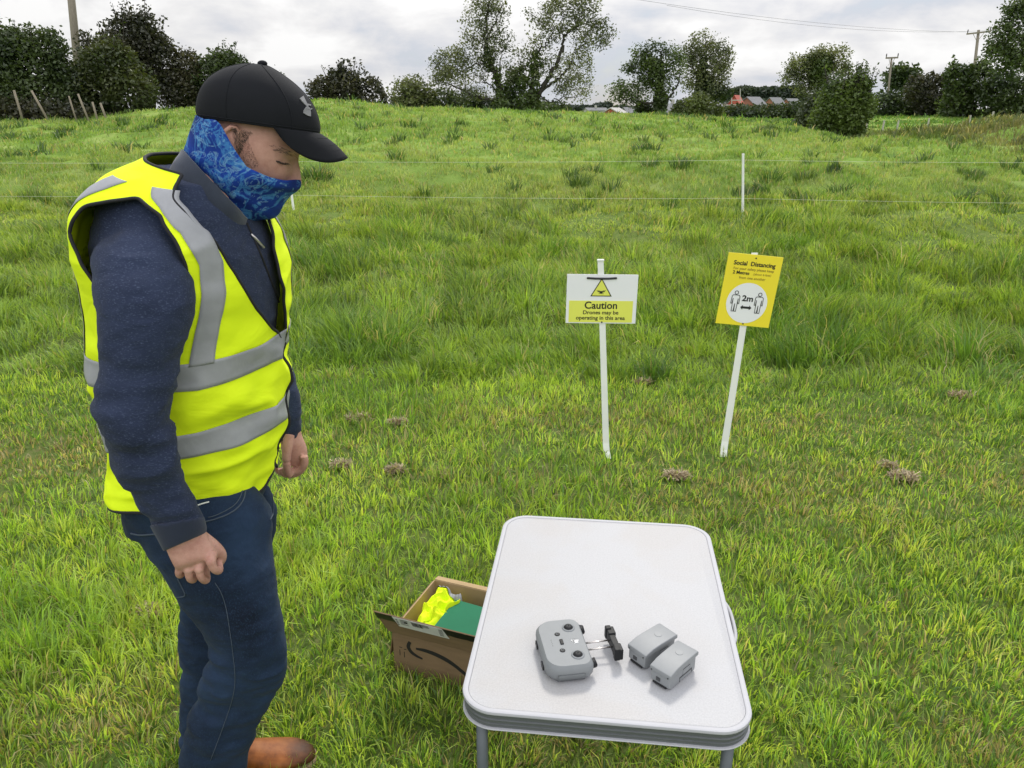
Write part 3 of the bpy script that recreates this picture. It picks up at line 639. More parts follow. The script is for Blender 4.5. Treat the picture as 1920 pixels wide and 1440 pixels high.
# --- right hedge
rg_ = 'bushes of the tall right hedge'
for i, (u, v, Y, lobes, n, cols, lab) in enumerate([
    (1690, 215, 67, [(1665, 198, 40, 20, 1.4), (1700, 192, 36, 24, 1.6), (1728, 172, 26, 22, 1), (1660, 182, 18, 10, .3), (1690, 208, 44, 10, .8)], 6000, GREEN_D, 'dark hedge bush below the farther power pole'),
    (1760, 218, 64, [(1745, 180, 34, 36, 1.6), (1770, 180, 36, 36, 1.6), (1790, 200, 36, 18, 1), (1720, 170, 22, 30, .6)], 6500, GREEN_B, 'brownish hedge bush between the two power poles'),
    (1820, 222, 60, [(1800, 155, 28, 32, 1.4), (1830, 155, 32, 34, 1.6), (1790, 195, 30, 26, 1), (1835, 195, 36, 26, 1.2), (1785, 135, 14, 14, .3), (1840, 130, 14, 14, .4)], 7500, GREEN_M, 'green hedge bush standing in front of the nearer power pole'),
    (1890, 222, 58, [(1870, 180, 34, 24, 1.2), (1905, 175, 36, 28, 1.4), (1900, 205, 44, 18, 1), (1945, 180, 40, 36, 1.4), (1880, 155, 30, 16, .6)], 7000, GREEN_D, 'dark hedge bush under the large tree at the right edge')]):
    bush('hedge_bush', lab, 'bush', u, v, Y, lobes, n, .13, cols, group=rg_, seed=95 + i * 3, sprigs=8)
tree('round_tree', 'small dark dome-shaped tree behind the right hedge', 1690, 165, 95, [([(1692, 190), (1692, 165), (1692, 145)], .3, .08), ([(1692, 160), (1680, 148), (1672, 142)], .12, .04)],
     [(1690, 142, 24, 16, 2), (1678, 152, 16, 14, 1), (1704, 150, 16, 14, 1)], 120, 40, .24, GREEN_D, spread=.45, seed=113, group=None, dens_lobes=([(1690, 146, 24, 18, 1)], 2500, .24, GREEN_D))

# --- far wood on the horizon (one mass) and single far trees
P = []
for (u, v, Y, ru, rv, n) in ((1395, 178, 330, 34, 16, 1700), (1440, 178, 330, 44, 15, 2200), (1480, 175, 330, 30, 14, 1500), (1370, 185, 330, 26, 14, 900), (1500, 190, 330, 36, 14, 1000), (1340, 192, 330, 36, 10, 900), (1420, 193, 330, 110, 10, 2200)):
    P.append(sample_lobes([(u, v, ru, rv, 1)], Y, .6, n, .3))
P = np.concatenate(P); o = leaf_mesh('wood', P, .85, tint_for(P, ((.030, .048, .028), (.062, .085, .045)), 131, .12), M_leaf, None)
tag(o, 'dark distant wood on the rise behind the brick houses', 'wood', kind='stuff')
P = []
for (u, v, ru, rv) in ((1060, 204, 26, 7), (1095, 203, 22, 6), (1128, 200, 20, 7), (1140, 198, 8, 6), (1165, 203, 16, 6), (1040, 206, 20, 5), (1200, 204, 30, 5)):
    P.append(sample_lobes([(u, v, ru, rv, 1)], 430, .6, 420, .3))
P = np.concatenate(P); o = leaf_mesh('far_tree_line', P, 1.0, tint_for(P, ((.045, .062, .052), (.080, .100, .078)), 137, .1), M_leaf, None)
tag(o, 'bluish green line of far trees on the skyline right of the ash pair', 'tree line', kind='stuff')
# ------------------------------------------------------------------ houses, poles, wires, fence posts
M_brick = pmat('red_brick', (0.30, 0.135, 0.095), 0.9, 0.15, 3)
M_slate = pmat('grey_roof_tile', (0.185, 0.185, 0.195), 0.8, 0.15, 2)
M_scaf = pmat('red_cladding', (0.42, 0.095, 0.07), 0.8, 0.1, 3)
M_wht = pmat('white_render', (0.42, 0.40, 0.38), 0.8, 0.05, 3)
M_glass = pmat('dark_window', (0.03, 0.035, 0.04), 0.2)
def house(name, label, u0, u1, v_eave, v_ridge, Y, length, wallm, roofm, group=None, gable_front=True, skew=.35, base_drop=6.0, windows=True, chim=True):
    """gable house: gable face towards the viewer, ridge running away to the right"""
    a = at(u0, v_eave, Y); b_ = at(u1, v_eave, Y); w = b_.x - a.x; rz = at((u0 + u1) / 2, v_ridge, Y).z - a.z
    o = empty(name, (a.x, Y, a.z - base_drop), -skew); tag(o, label, 'house', group)
    h = base_drop; L_ = length
    mb = MB(); vs = []
    for y in (0, L_): vs += [(0, y, 0), (w, y, 0), (w, y, h), (w / 2, y, h + rz), (0, y, h)]
    mb.add(vs, [(0, 1, 2, 3, 4), (5, 9, 8, 7, 6), (0, 4, 9, 5), (1, 6, 7, 2), (0, 5, 6, 1)]); mb.build('wall', wallm, o)
    mb = MB(); ov = .35; sl = rz / (w / 2)
    for s in (-1, 1):
        x_e = w / 2 + s * (w / 2 + ov); z_e = h - ov * sl
        q = [(w / 2, -ov, h + rz + .05), (x_e, -ov, z_e + .05), (x_e, L_ + ov, z_e + .05), (w / 2, L_ + ov, h + rz + .05)]
        q2 = [(x, y, z + .18) for x, y, z in q]
        mb.add(q + q2, [(0, 3, 2, 1), (4, 5, 6, 7), (0, 1, 5, 4), (1, 2, 6, 5), (2, 3, 7, 6), (3, 0, 4, 7)])
    rf = mb.build('roof', roofm, o)
    if chim: mb = MB(); mb.box((w / 2, L_ * .5, h + rz + .5), (.7, .5, 1.1)); mb.build('chimney', wallm, rf)
    if windows:
        for k in (0.28, 0.72):
            mb = MB(); mb.box((w * k, -.03, h - 1.6), (1.1, .12, 1.2)); f = mb.build('window', M_wht, o)
            mb = MB(); mb.box((w * k, -.07, h - 1.6), (.9, .10, 1.0)); mb.build('pane', M_glass, f)
    return o
gh = 'brick houses beyond the low hedge'
house('brick_house', 'leftmost of the grey-roofed brick houses beyond the hedge', 1386, 1416, 196, 183, 210, 6.5, M_brick, M_slate, gh, skew=.75, chim=False)
house('brick_house', 'middle one of the grey-roofed brick houses beyond the hedge', 1432, 1454, 196, 184, 230, 6.5, M_brick, M_slate, gh, skew=.75, chim=False)
house('brick_house', 'rightmost of the grey-roofed brick houses beyond the hedge', 1464, 1484, 196, 186, 240, 7, M_brick, M_slate, gh, skew=.75, chim=False)
house('unfinished_house', 'red house under construction with scaffolding left of the brick houses', 1366, 1386, 196, 180, 200, 5, M_scaf, M_scaf, None, skew=.5, windows=False, chim=False)
sc_ = empty('scaffold', at(1370, 200, 196)); tag(sc_, 'pale scaffolding rails beside the red unfinished house', 'scaffold')
def rel(u, v, Y, o): p = at(u, v, Y) - o.location; return (p.x, p.y, p.z)
for (u0, v0, u1, v1) in ((1330, 199, 1392, 196), (1372, 188, 1392, 188), (1388, 205, 1388, 166), (1372, 206, 1372, 183), (1328, 208, 1366, 207)):
    mb = MB(); mb.tube([rel(u0, v0, 196, sc_), rel(u1, v1, 196, sc_)], .10, 5); mb.build('rail' if abs(v0 - v1) < 9 else 'upright', M_wht, sc_)
mbx = MB(); p0 = at(1328, 200, 205); p1 = at(1368, 200, 205); cx = (p0 + p1) / 2
mbx.box((0, 0, -1.5), (p1.x - p0.x, 5, 4.0)); mo = mbx.build('wall', M_scaf, None)
rh = empty('low_shed', cx); tag(rh, 'long low red shed in front of the unfinished red house', 'shed'); mo.parent = rh
mb = MB(); mb.box((0, 0, .58), (p1.x - p0.x + .6, 5.6, .16)); mb.build('roof', M_wht, rh)
house('red_barn', 'red gabled barn with a pale roof edge on the skyline right of the ash pair', 1129, 1160, 213, 204, 150, 9, M_scaf, M_wht, None, skew=.3, windows=False, base_drop=5, chim=False)
gg = 'grey roofed houses on the skyline'
house('grey_house', 'grey-roofed house directly right of the red gabled barn', 1165, 1185, 211, 203, 170, 10, M_wht, M_slate, gg, skew=1.1, base_drop=5)
house('grey_house', 'grey-roofed house half hidden behind the dark round-crowned tree', 1212, 1246, 207, 196, 175, 12, M_wht, M_slate, gg, skew=.9, base_drop=5)
house('grey_house', 'pale far house left of the red gabled barn', 1094, 1106, 207, 203, 300, 10, M_wht, M_slate, gg, skew=.9, base_drop=5)
house('grey_house', 'grey-roofed house between the two dark trees', 1262, 1300, 202, 190, 180, 12, M_wht, M_slate, gg, skew=.9, base_drop=6)
# --- utility poles
def pole(label, u0, v0, u1, v1, Y, r, arm=None, extra=None, group='wooden power poles'):
    a = at(u0, v0, Y); t_ = at(u1, v1, Y); g0 = gz(a.x, a.y); o = empty('utility_pole', (a.x, Y, g0)); tag(o, label, 'pole', group)
    base = a + (a - t_) * ((a.z - g0 + .3) / max(.1, t_.z - a.z))
    mb = MB(); mb.tube([base - o.location, t_ - o.location], [r * 1.15, r * .85], 10); mb.build('shaft', M_bark2, o, smooth=True)
    if arm:
        (ua, va, ub, vb) = arm; A_ = at(ua, va, Y) - o.location; B_ = at(ub, vb, Y) - o.location; A_.y -= r; B_.y -= r
        mb = MB(); d = B_ - A_; M_ = Matrix.Rotation(-math.atan2(d.z, d.x), 3, 'Y'); mb.box((A_ + B_) / 2, (d.length, .10, .13), M=M_); am = mb.build('crossarm', M_bark2, o)
        for e in (A_.lerp(B_, .03), A_.lerp(B_, .97)):
            mb = MB(); mb.tube([e + Vector((0, 0, .05)), e + Vector((0, 0, .2)), e + Vector((0, 0, .34))], [.03, .05, .035], 8); mb.build('insulator', M_blk2, am, smooth=True)
        for f in (.25, .75):
            mb = MB(); mb.tube([A_.lerp(B_, f), (A_ + B_) / 2 + Vector((0, 0, -.7))], .02, 5); mb.build('brace', M_bark2, am)
    return o
M_blk2 = pmat('dark_insulator', (0.04, 0.035, 0.03), 0.3)
pl_ = pole('thick wooden pole rising out of the left hedge', 143, 92, 122, -120, 38, .17)
pole('nearer wooden power pole with a wide crossarm, in the right hedge', 1827, 128, 1835, 56, 72, .13, (1811, 64, 1856, 59))
pole('farther and smaller wooden power pole with a crossarm, in the right hedge', 1665, 176, 1672, 107, 70.5, .085, (1660, 109, 1683, 108))
def wire(label, pts, sag, r, group):
    mb = MB(); P = [Vector(p) for p in pts]; out = []
    for a, b_ in zip(P[:-1], P[1:]):
        for k in range(14):
            f = k / 14; p = a.lerp(b_, f); p.z -= sag * 4 * f * (1 - f); out.append(p)
    out.append(P[-1]); o = mb.tube(out, r, 4).build('overhead_wire', M_blk2); tag(o, label, 'wire', group)
wire('upper of the two overhead wires running left from the nearer power pole', [at(1812, 60, 71.8), at(1180, -3, 46)], .35, .007, 'overhead wires')
wire('lower of the two overhead wires running left from the nearer power pole', [at(1855, 57, 71.8), at(1250, 10, 50)], .6, .007, 'overhead wires')
# --- leaning stakes by the left hedge
M_stake = pmat('weathered_stake', (0.24, 0.205, 0.15), 0.9, 0.25, 12, bump=0.3, bscale=40, stretch=(3, 3, .5))
for i, (ut, vt, ub, vb, r, lab) in enumerate([(26, 169, 37, 206, .060, 'pale short fence stake nearest the left edge'), (59, 170, 88, 222, .055, 'long fence stake leaning steeply left, second from the left edge'),
        (129, 180, 137, 206, .040, 'thin fence stake half hidden in the bramble'), (146, 176, 165, 223, .050, 'fence stake leaning left just right of the wooden pole'),
        (173, 191, 182, 222, .050, 'short fence stake, left of the close pair by the hedge'), (188, 193, 198, 220, .055, 'short fence stake, right of the close pair by the hedge')]):
    Y = 30.6; b0 = at(ub, vb, Y); tp = at(ut, vt, Y); g0 = gz(b0.x, Y); d = tp - b0; b1_ = b0 - d.normalized() * max(0.05, (b0.z - g0 + .15) / max(.3, d.normalized().z))
    o = empty('fence_stake', (b0.x, Y, g0)); tag(o, lab, 'stake', 'leaning fence stakes by the left hedge')
    mb = MB(); mb.tube([b1_ - o.location, tp - o.location], [r * .8, r * .7], 8); mb.build('stake_shaft', M_stake, o, smooth=True)
M_thin = pmat('pale_thin_post', (0.42, 0.40, 0.34), 0.9, 0.2, 12)
for i, (ut, vt, vb, Y, lab) in enumerate([(1656, 232, 254, 42, 'pale thin post beside the big rounded bush'), (1683, 232, 250, 43, 'second pale thin post right of the big rounded bush'), (1740, 230, 244, 46, 'thin post in the middle of the small green field'),
        (1819, 216, 230, 40, 'thin post where the rough bank meets the hedge'), (1862, 209, 222, 38, 'thicker pale post at the top of the rough bank'), (1624, 238, 258, 41, 'thin dark post at the left end of the small green field')]):
    p = at(ut, vt, Y); mb = MB(); g0 = gz(p.x, Y); zt = max(p.z, g0 + .6)
    mb.tube([(0, 0, -.1), (.02, 0, (zt - g0) * .5), (.03, 0, zt - g0)], [.05, .048, .045], 6); o = mb.build('thin_post', M_thin); o.location = (p.x, Y, g0); tag(o, lab, 'post', 'thin posts of the far field fence')
# ------------------------------------------------------------------ folding table
TZ = 0.55
_q = [Vector((-0.109, 1.272, 0)), Vector((0.478, 1.207, 0)), Vector((0.590, 2.016, 0)), Vector((-0.024, 2.091, 0))]
TC = sum(_q, Vector()) / 4
TYAW = math.atan2(-0.065 - 0.075, 0.587 + 0.614)
TW, TL = 0.605, 0.82
M_rim = pmat('white_rim', (0.46, 0.46, 0.485), 0.6, 0.02, 12)
M_alu = pmat('brushed_aluminium', (0.15, 0.16, 0.165), 0.42, 0.08, 60, metal=0.35, stretch=(1, 1, 30))
M_leg = pmat('grey_tube', (0.10, 0.115, 0.125), 0.42, 0.1, 30)
M_blk = pmat('black_plastic', (0.012, 0.012, 0.013), 0.45)
m = bpy.data.materials.new('speckled_laminate'); m.use_nodes = True; t = NT(m.node_tree); b = t.n['Principled BSDF']
tcn = t.new('ShaderNodeTexCoord')
sp1 = t.ramp(t.noise(tcn.outputs['Object'], 260, 3, 0.7), [(0.36, (0.405, 0.405, 0.42)), (0.5, (0.44, 0.44, 0.455)), (0.66, (0.47, 0.47, 0.485))])
st1 = t.ramp(t.noise(tcn.outputs['Object'], 3.2, 4, 0.6, 0.6), [(0.45, (1, 1, 1)), (0.62, (0.98, 0.955, 0.925)), (0.75, (0.96, 0.93, 0.90))])
t.link(t.mix(1.0, sp1, st1, 'MULTIPLY'), b.inputs['Base Color']); b.inputs['Roughness'].default_value = 0.5; b.inputs['Specular IOR Level'].default_value = 0.35
bn = t.new('ShaderNodeBump'); bn.inputs['Strength'].default_value = 0.25; bn.inputs['Distance'].default_value = 0.001
t.link(t.noise(tcn.outputs['Object'], 420, 2), bn.inputs['Height']); t.link(bn.outputs[0], b.inputs['Normal'])
M_lam = m
def rrect(w, l, r, n=10):
    pts = []
    for cx, cy, a0 in ((w / 2 - r, l / 2 - r, 0), (-w / 2 + r, l / 2 - r, 90), (-w / 2 + r, -l / 2 + r, 180), (w / 2 - r, -l / 2 + r, 270)):
        for k in range(n + 1):
            a = math.radians(a0 + 90 * k / n); pts.append((cx + r * math.cos(a), cy + r * math.sin(a)))
    return pts
def rr_stack(name, levels, mat, parent, r=0.075, n=10, captop=True, capbot=True):
    """levels: (inset, z): rounded-rectangle skins stacked along z"""
    mb = MB(); rings = [rrect(TW - 2 * i, TL - 2 * i, max(r - i, .01), n) for i, z in levels]; k = len(rings[0])
    vs = [(x, y, z) for (i, z), rg in zip(levels, rings) for x, y in rg]; fs = []
    for a in range(len(levels) - 1):
        for c in range(k): fs.append((a * k + c, a * k + (c + 1) % k, (a + 1) * k + (c + 1) % k, (a + 1) * k + c))
    if captop: fs.append(tuple(range((len(levels) - 1) * k, len(levels) * k)))
    if capbot: fs.append(tuple(range(k))[::-1])
    mb.add(vs, fs); o = mb.build(name, mat, parent, smooth=True)
    es = o.modifiers.new('edge', 'EDGE_SPLIT'); es.split_angle = math.radians(35); return o
table = empty('folding_table', (TC.x, TC.y, 0), TYAW)
tag(table, 'small white folding camping table with speckled top and grey legs', 'table')
rr_stack('tabletop', [(0.013, TZ - 0.006), (0.013, TZ - 0.0005), (0.0140, TZ + 0.0002)], M_lam, table)
rr_stack('upper_rim', [(0.004, TZ - 0.0075), (0.0005, TZ - 0.006), (0.0, TZ - 0.003), (0.001, TZ + 0.0005), (0.004, TZ + 0.0018), (0.010, TZ + 0.0018), (0.0125, TZ + 0.0006), (0.0128, TZ - 0.004)], M_rim, table, captop=False)
bz = TZ - 0.0078
rr_stack('edge_band', [(0.006, bz - .034), (0.006, bz - .027), (0.0035, bz - .026), (0.0035, bz - .0245), (0.006, bz - .0235), (0.006, bz - .0165), (0.003, bz - .015), (0.003, bz - .0135), (0.006, bz - .012), (0.006, bz)], M_alu, table)
rr_stack('lower_rim', [(0.006, bz - .039), (0.001, bz - .038), (0.0, bz - .0365), (0.001, bz - .0345), (0.005, bz - .0342)], M_rim, table)
for sx in (-1, 1):
    for sy in (-1, 1):
        mb = MB(); x0, y0 = sx * (TW / 2 - .045), sy * (TL / 2 - .045)
        mb.tube([(x0, y0, bz - .039), (x0, y0, 0.28), (x0 + sx * .004, y0 + sy * .012, 0.012)], 0.0125, 14)
        lg = mb.build('leg', M_leg, table, smooth=True)
        mb = MB(); mb.tube([(x0 + sx * .0045, y0 + sy * .0125, -0.012), (x0 + sx * .004, y0 + sy * .012, 0.025)], [0.017, 0.0150], 14); mb.build('foot_cap', M_blk, lg, smooth=True)
mb = MB()   # carrying handle on the long edge
hp = [(TW / 2 - .004, -.105, bz - .02), (TW / 2 + .008, -.075, bz - .021), (TW / 2 + .013, -.04, bz - .022), (TW / 2 + .013, .02, bz - .022), (TW / 2 + .008, .055, bz - .021), (TW / 2 - .004, .085, bz - .02)]
hp = [tuple(p) for p in catmull(hp, 5)]
mb.tube(hp, 0.0052, 8); hd = mb.build('carry_handle', M_rim, table, smooth=True)
mb = MB(); mb.tube([(x - .009, y, z - .003) for x, y, z in hp[4:-5]], 0.0065, 8); mb.build('handle_grip', M_blk, hd, smooth=True)

# ------------------------------------------------------------------ remote controller
M_ctl = pmat('grey_matt_plastic', (0.225, 0.237, 0.247), 0.55, 0.03, 40, bump=0.05, bscale=900)
M_ctl2 = pmat('dark_grey_rubber', (0.15, 0.16, 0.165), 0.6, 0.06, 60, bump=0.2, bscale=1200)
M_btn = pmat('charcoal_plastic', (0.014, 0.0145, 0.016), 0.5, spec=0.25)
M_steel = pmat('steel_rod', (0.62, 0.58, 0.55), 0.25, metal=0.9)
M_white = pmat('white_print', (0.80, 0.80, 0.80), 0.5)
ctl_p = onz(1056, 1214, TZ + .03)
# controller frame: x = across the front towards the phone clamp, y = along its long side
pA = onz(1075, 1160, TZ + .035); pB = onz(1098, 1222, TZ + .035)
dvec = (pA - pB).normalized(); CY = math.atan2(dvec.y, dvec.x) - math.pi / 2
def outline(l, w, n=9):
    """controller plan: straight front edge on +x, rounded grips, slightly waisted back"""
    pts = []
    hw, hl = w / 2, l / 2
    for cx, cy, r, a0 in ((hw - .020, hl - .020, .020, 0), (-hw + .034, hl - .034, .034, 90), (-hw + .034, -hl + .034, .034, 180), (hw - .020, -hl + .020, .020, 270)):
        for k in range(n + 1):
            a = math.radians(a0 + 90 * k / n); pts.append((cx + r * math.cos(a), cy + r * math.sin(a)))
    return pts
def skin_stack(name, levels, mat, parent, cx=0, fn=outline):
    mb = MB(); rs = [fn(l, w) for l, w, z in levels]; k = len(rs[0])
    vs = [(x + cx, y, z) for (l, w, z), r_ in zip(levels, rs) for x, y in r_]; fs = []
    for a in range(len(levels) - 1):
        for c in range(k): fs.append((a * k + c, a * k + (c + 1) % k, (a + 1) * k + (c + 1) % k, (a + 1) * k + c))
    fs.append(tuple(range((len(levels) - 1) * k, len(levels) * k))); fs.append(tuple(range(k))[::-1])
    mb.add(vs, fs); o = mb.build(name, mat, parent, smooth=True)
    es = o.modifiers.new('edge', 'EDGE_SPLIT'); es.split_angle = math.radians(40); return o
CL, CW, CH = 0.168, 0.106, 0.043
ctl = empty('remote_controller', (ctl_p.x, ctl_p.y, TZ + 0.0019), CY)
tag(ctl, 'grey drone remote controller with two thumb sticks and a pulled-out phone clamp', 'controller')
skin_stack('case', [(CL - .030, CW - .022, 0.0), (CL - .014, CW - .010, .004), (CL - .004, CW - .002, .014), (CL, CW, .026), (CL - .001, CW - .001, .033), (CL - .006, CW - .006, .0385), (CL - .012, CW - .012, CH)], M_ctl, ctl)
for sy in (-1, 1):   # dark end grips
    mb = MB(); n = 10
    pts = []
    for k in range(n + 1):
        f = k / n; x = -CW / 2 + .024 + f * (CW - .046)
        pts.append(x)
    vs = []
    for x in pts:
        for zz_, yo in ((.004, -.0062), (.012, -.0012), (.024, .0012)):
            vs.append((x, sy * (CL / 2 + yo), zz_))
    fs = [(i * 3 + j, (i + 1) * 3 + j, (i + 1) * 3 + j + 1, i * 3 + j + 1) for i in range(n) for j in range(2)]
    mb.add(vs, fs); o = mb.build('end_grip', M_ctl2, ctl, smooth=True)
    so = o.modifiers.new('thick', 'SOLIDIFY'); so.thickness = 0.0016; so.offset = 0
def disc(name, x, y, z, r, h, mat, parent, dome=0.0, n=28, ins=0.0008):
    mb = MB(); mb.tube([(x, y, z), (x, y, z + h), (x, y, z + h + .0006)], [r, r, r - ins], n)
    if dome:
        mb = MB(); prof = [(r, 0), (r, h * .5), (r * .93, h * .8), (r * .7, h + dome * .75), (r * .35, h + dome), (0.0003, h + dome * .8)]
        mb.tube([(x, y, z + b_) for a_, b_ in prof], [a_ for a_, b_ in prof], n)
    return mb.build(name, mat, parent, smooth=dome > 0)
for sy in (-1, 1):
    x0, y0 = 0.022, sy * 0.047
    mb = MB()
    prof = [(.0145, CH - .001), (.0145, CH + .0012), (.0135, CH + .002), (.0122, CH + .0012), (.0118, CH - .003)]
    mb.tube([(x0, y0, z) for _, z in prof], [r_ for r_, _ in prof], 32, cap=False)
    rg = mb.build('stick_well', M_ctl, ctl, smooth=True)
    stk = disc('thumb_stick', x0, y0, CH - .001, .0112, .004, M_btn, rg, dome=.003)
    mb = MB()
    for k in range(4):
        a = k * math.pi / 2 + .5; mb.tube([(x0 + .003 * math.cos(a), y0 + .003 * math.sin(a), CH + .004), (x0 + .0022 * math.cos(a), y0 + .0022 * math.sin(a), CH + .0075)], [.0012, .0004], 6)
    mb.build('stick_tip', M_alu, stk, smooth=True)
    disc('round_button', -0.008, sy * 0.028, CH - .0005, .0062, .0012, M_btn, ctl)
    mb = MB(); mb.tube([(-0.008 + .0028 * math.cos(a), sy * .028 + .0028 * math.sin(a), CH + .0016) for a in np.linspace(0, 5.2, 14)], .0004, 5); mb.build('button_symbol', M_ctl, ctl)
mb = MB(); mb.box((-0.004, 0, CH + .0008), (.0075, .017, .0035)); mb.build('mode_switch', M_btn, ctl, bevel=.0015, seg=3)
for k in range(4):
    mb = MB(); mb.tube([(-0.026, -.0135 + k * .0065 + .004, CH - .0004), (-0.026, -.0135 + k * .0065 + .004, CH + .0003)], .0008, 8); mb.build('status_light', M_btn, ctl)
disc('small_button', 0.0345, -0.0655, CH - .003, .0042, .0022, M_ctl2, ctl)
# white maker's mark on the face: letter strokes
def strokes(name, lines, rad, M, mat, parent, flat=0.0006):
    mb = MB()
    for ln in lines:
        for a_, b_ in zip(ln[:-1], ln[1:]):
            a_, b_ = Vector((*a_, 0)), Vector((*b_, 0)); d = (b_ - a_); L_ = d.length + rad * 2
            mb.box((a_ + b_) / 2, (L_, rad * 2, flat), math.atan2(d.y, d.x))
    return mb.build(name, mat, parent, M=M)
Mk = Matrix.Translation((0.026, -0.001, CH + .0004)) @ Matrix.Rotation(math.radians(-90), 4, 'Z') @ Matrix.Diagonal((1.5, 1.5, 1, 1))
strokes('maker_mark', [[(-.0010, .0052), (-.0010, -.0012), (-.0040, -.0012), (-.0046, .0006), (-.0034, .0022), (-.0022, .0022)], [(.0010, .0038), (.0010, -.0020), (-.0002, -.0042), (-.0020, -.0042)], [(.0034, .0038), (.0034, -.0012), (.0046, -.0012)]], .0008, Mk, M_white, ctl)
for sy in (-1, 1):      # shoulder wheels on the front edge
    mb = MB(); mb.tube([(CW / 2 - .006, sy * .057 - .006, .026), (CW / 2 + .001, sy * .057 - .004, .026), (CW / 2 + .002, sy * .057 + .006, .026), (CW / 2 - .004, sy * .062 + .006, .026)], [.008, .0095, .0085, .006], 14); mb.build('shoulder_dial', M_btn, ctl, smooth=True)
    mb = MB(); mb.box((-CW / 2 - .0005, sy * .035, .014), (.004, .020, .011)); mb.build('stick_slot', M_blk, ctl, bevel=.001)
for sy in (-1, 1):
    mb = MB(); mb.tube([(CW / 2 - .004, sy * .0115, .024), (CW / 2 + .058, sy * .0115, .026)], .0021, 10); mb.build('clamp_rod', M_steel, ctl, smooth=True)
cl = MB()
X0 = CW / 2 + .058
cl.box((X0 + .006, 0, .025), (.015, .060, .022)); cl.box((X0 + .007, .030, .026), (.018, .026, .027)); cl.box((X0 + .007, -.030, .026), (.018, .026, .027))
cl.box((X0 + .0025, .038, .0275), (.013, .013, .030)); cl.box((X0 + .0025, -.038, .0275), (.013, .013, .030))
cl.build('phone_clamp', M_btn, ctl, bevel=.0028, seg=3)

# ------------------------------------------------------------------ two batteries
M_bat = pmat('light_grey_plastic', (0.255, 0.265, 0.275), 0.5, 0.03, 50, bump=0.04, bscale=900)
M_line = pmat('seam_shadow_gap', (0.06, 0.062, 0.065), 0.6)
def battery(u0, v0, u1, v1, label):
    """(u0,v0): middle of the near end on top, (u1,v1): middle of the far end on top"""
    h = .048
    a_ = onz(u0, v0, TZ + h); b_ = onz(u1, v1, TZ + h); c_ = (a_ + b_) / 2; d = b_ - a_
    L_ = .103; rz = math.atan2(d.y, d.x); Wd = .054
    o = empty('drone_battery', (c_.x, c_.y, TZ + .0019), rz); tag(o, label, 'battery', 'drone batteries lying on the table')
    # body: profile along x (length), near end sloped
    mb = MB()
    prof = [(-L_ / 2, .006), (-L_ / 2 - .002, .024), (-L_ / 2, .0405), (-L_ / 2 + .024, .0468), (-L_ / 2 + .05, .0485), (L_ / 2 - .004, .0490), (L_ / 2 + .002, .0470), (L_ / 2 + .002, .040)]
    n = len(prof); w0 = Wd / 2
    top = prof
    # upper shell
    sh = [(x, z) for x, z in prof[2:]] + [(L_ / 2 + .002, .0385), (-L_ / 2 - .001, .031)]
    k = len(sh)
    vs = [(x, -w0, z) for x, z in sh] + [(x, w0, z) for x, z in sh]
    fs = [tuple(range(k)), tuple(range(k, 2 * k))[::-1]] + [(i, (i + 1) % k, k + (i + 1) % k, k + i) for i in range(k)]
    mb.add(vs, fs); mb.build('top_shell', M_bat, o, bevel=.0022, seg=3, smooth=True).modifiers.new('edge', 'EDGE_SPLIT').split_angle = math.radians(38)
    mb = MB(); bw = w0 - .0028
    sh = [(-L_ / 2 + .010, 0.0), (-L_ / 2 + .0015, .006), (-L_ / 2 + .0012, .0305), (L_ / 2 - .003, .038), (L_ / 2 - .003, .004), (L_ / 2 - .007, 0.0)]
    k = len(sh); vs = [(x, -bw, z) for x, z in sh] + [(x, bw, z) for x, z in sh]
    fs = [tuple(range(k)), tuple(range(k, 2 * k))[::-1]] + [(i, (i + 1) % k, k + (i + 1) % k, k + i) for i in range(k)]
    mb.add(vs, fs); mb.build('body', M_bat, o, bevel=.003, seg=3, smooth=True).modifiers.new('edge', 'EDGE_SPLIT').split_angle = math.radians(38)
    x0 = -L_ / 2 + .0005
    mb = MB(); mb.box((x0, .004, .0165), (.002, .010, .008)); mb.build('contact_window', M_line, o)
    mb = MB(); mb.box((x0 + .002, 0, .0042), (.006, .034, .004)); mb.build('terminal_slot', M_blk, o, bevel=.0006)
    for sy in (-1, 1):
        mb = MB(); mb.tube([(-L_ / 2 - .0012, sy * (w0 - .006), .0335), (-L_ / 2 - .0024, sy * (w0 - .006), .0338)], .0014, 8); mb.build('screw_hole', M_blk, o)
        mb = MB(); mb.box((.012, sy * (bw + .0002), .022), (.026, .0012, .0135)); lt = mb.build('release_latch', M_bat, o, bevel=.0005)
        mb = MB()
        for ln in ([(-.012, .012), (-.012, .003)], [(-.012, .012), (.034, .014)], [(.034, .014), (.034, .004)], [(-.001, .0148), (.025, .0148)], [(.025, .0148), (.025, .0288)], [(-.001, .0288), (.025, .0288)]):
            (xa, za), (xb, zb) = ln; mb.box(((xa + xb) / 2, sy * (bw + .0003), (za + zb) / 2), (abs(xa - xb) + .0005, .0012, abs(za - zb) + .0005))
        mb.build('seam', M_line, lt)
    disc('power_button', .018, 0, .0487, .0085, .0002, M_bat, o, ins=.0004)
    return o
battery(1197, 1213, 1250, 1182, 'grey drone battery nearer the phone clamp of the controller')
battery(1238, 1254, 1290, 1212, 'grey drone battery with its latch side in view, nearest the table edge')

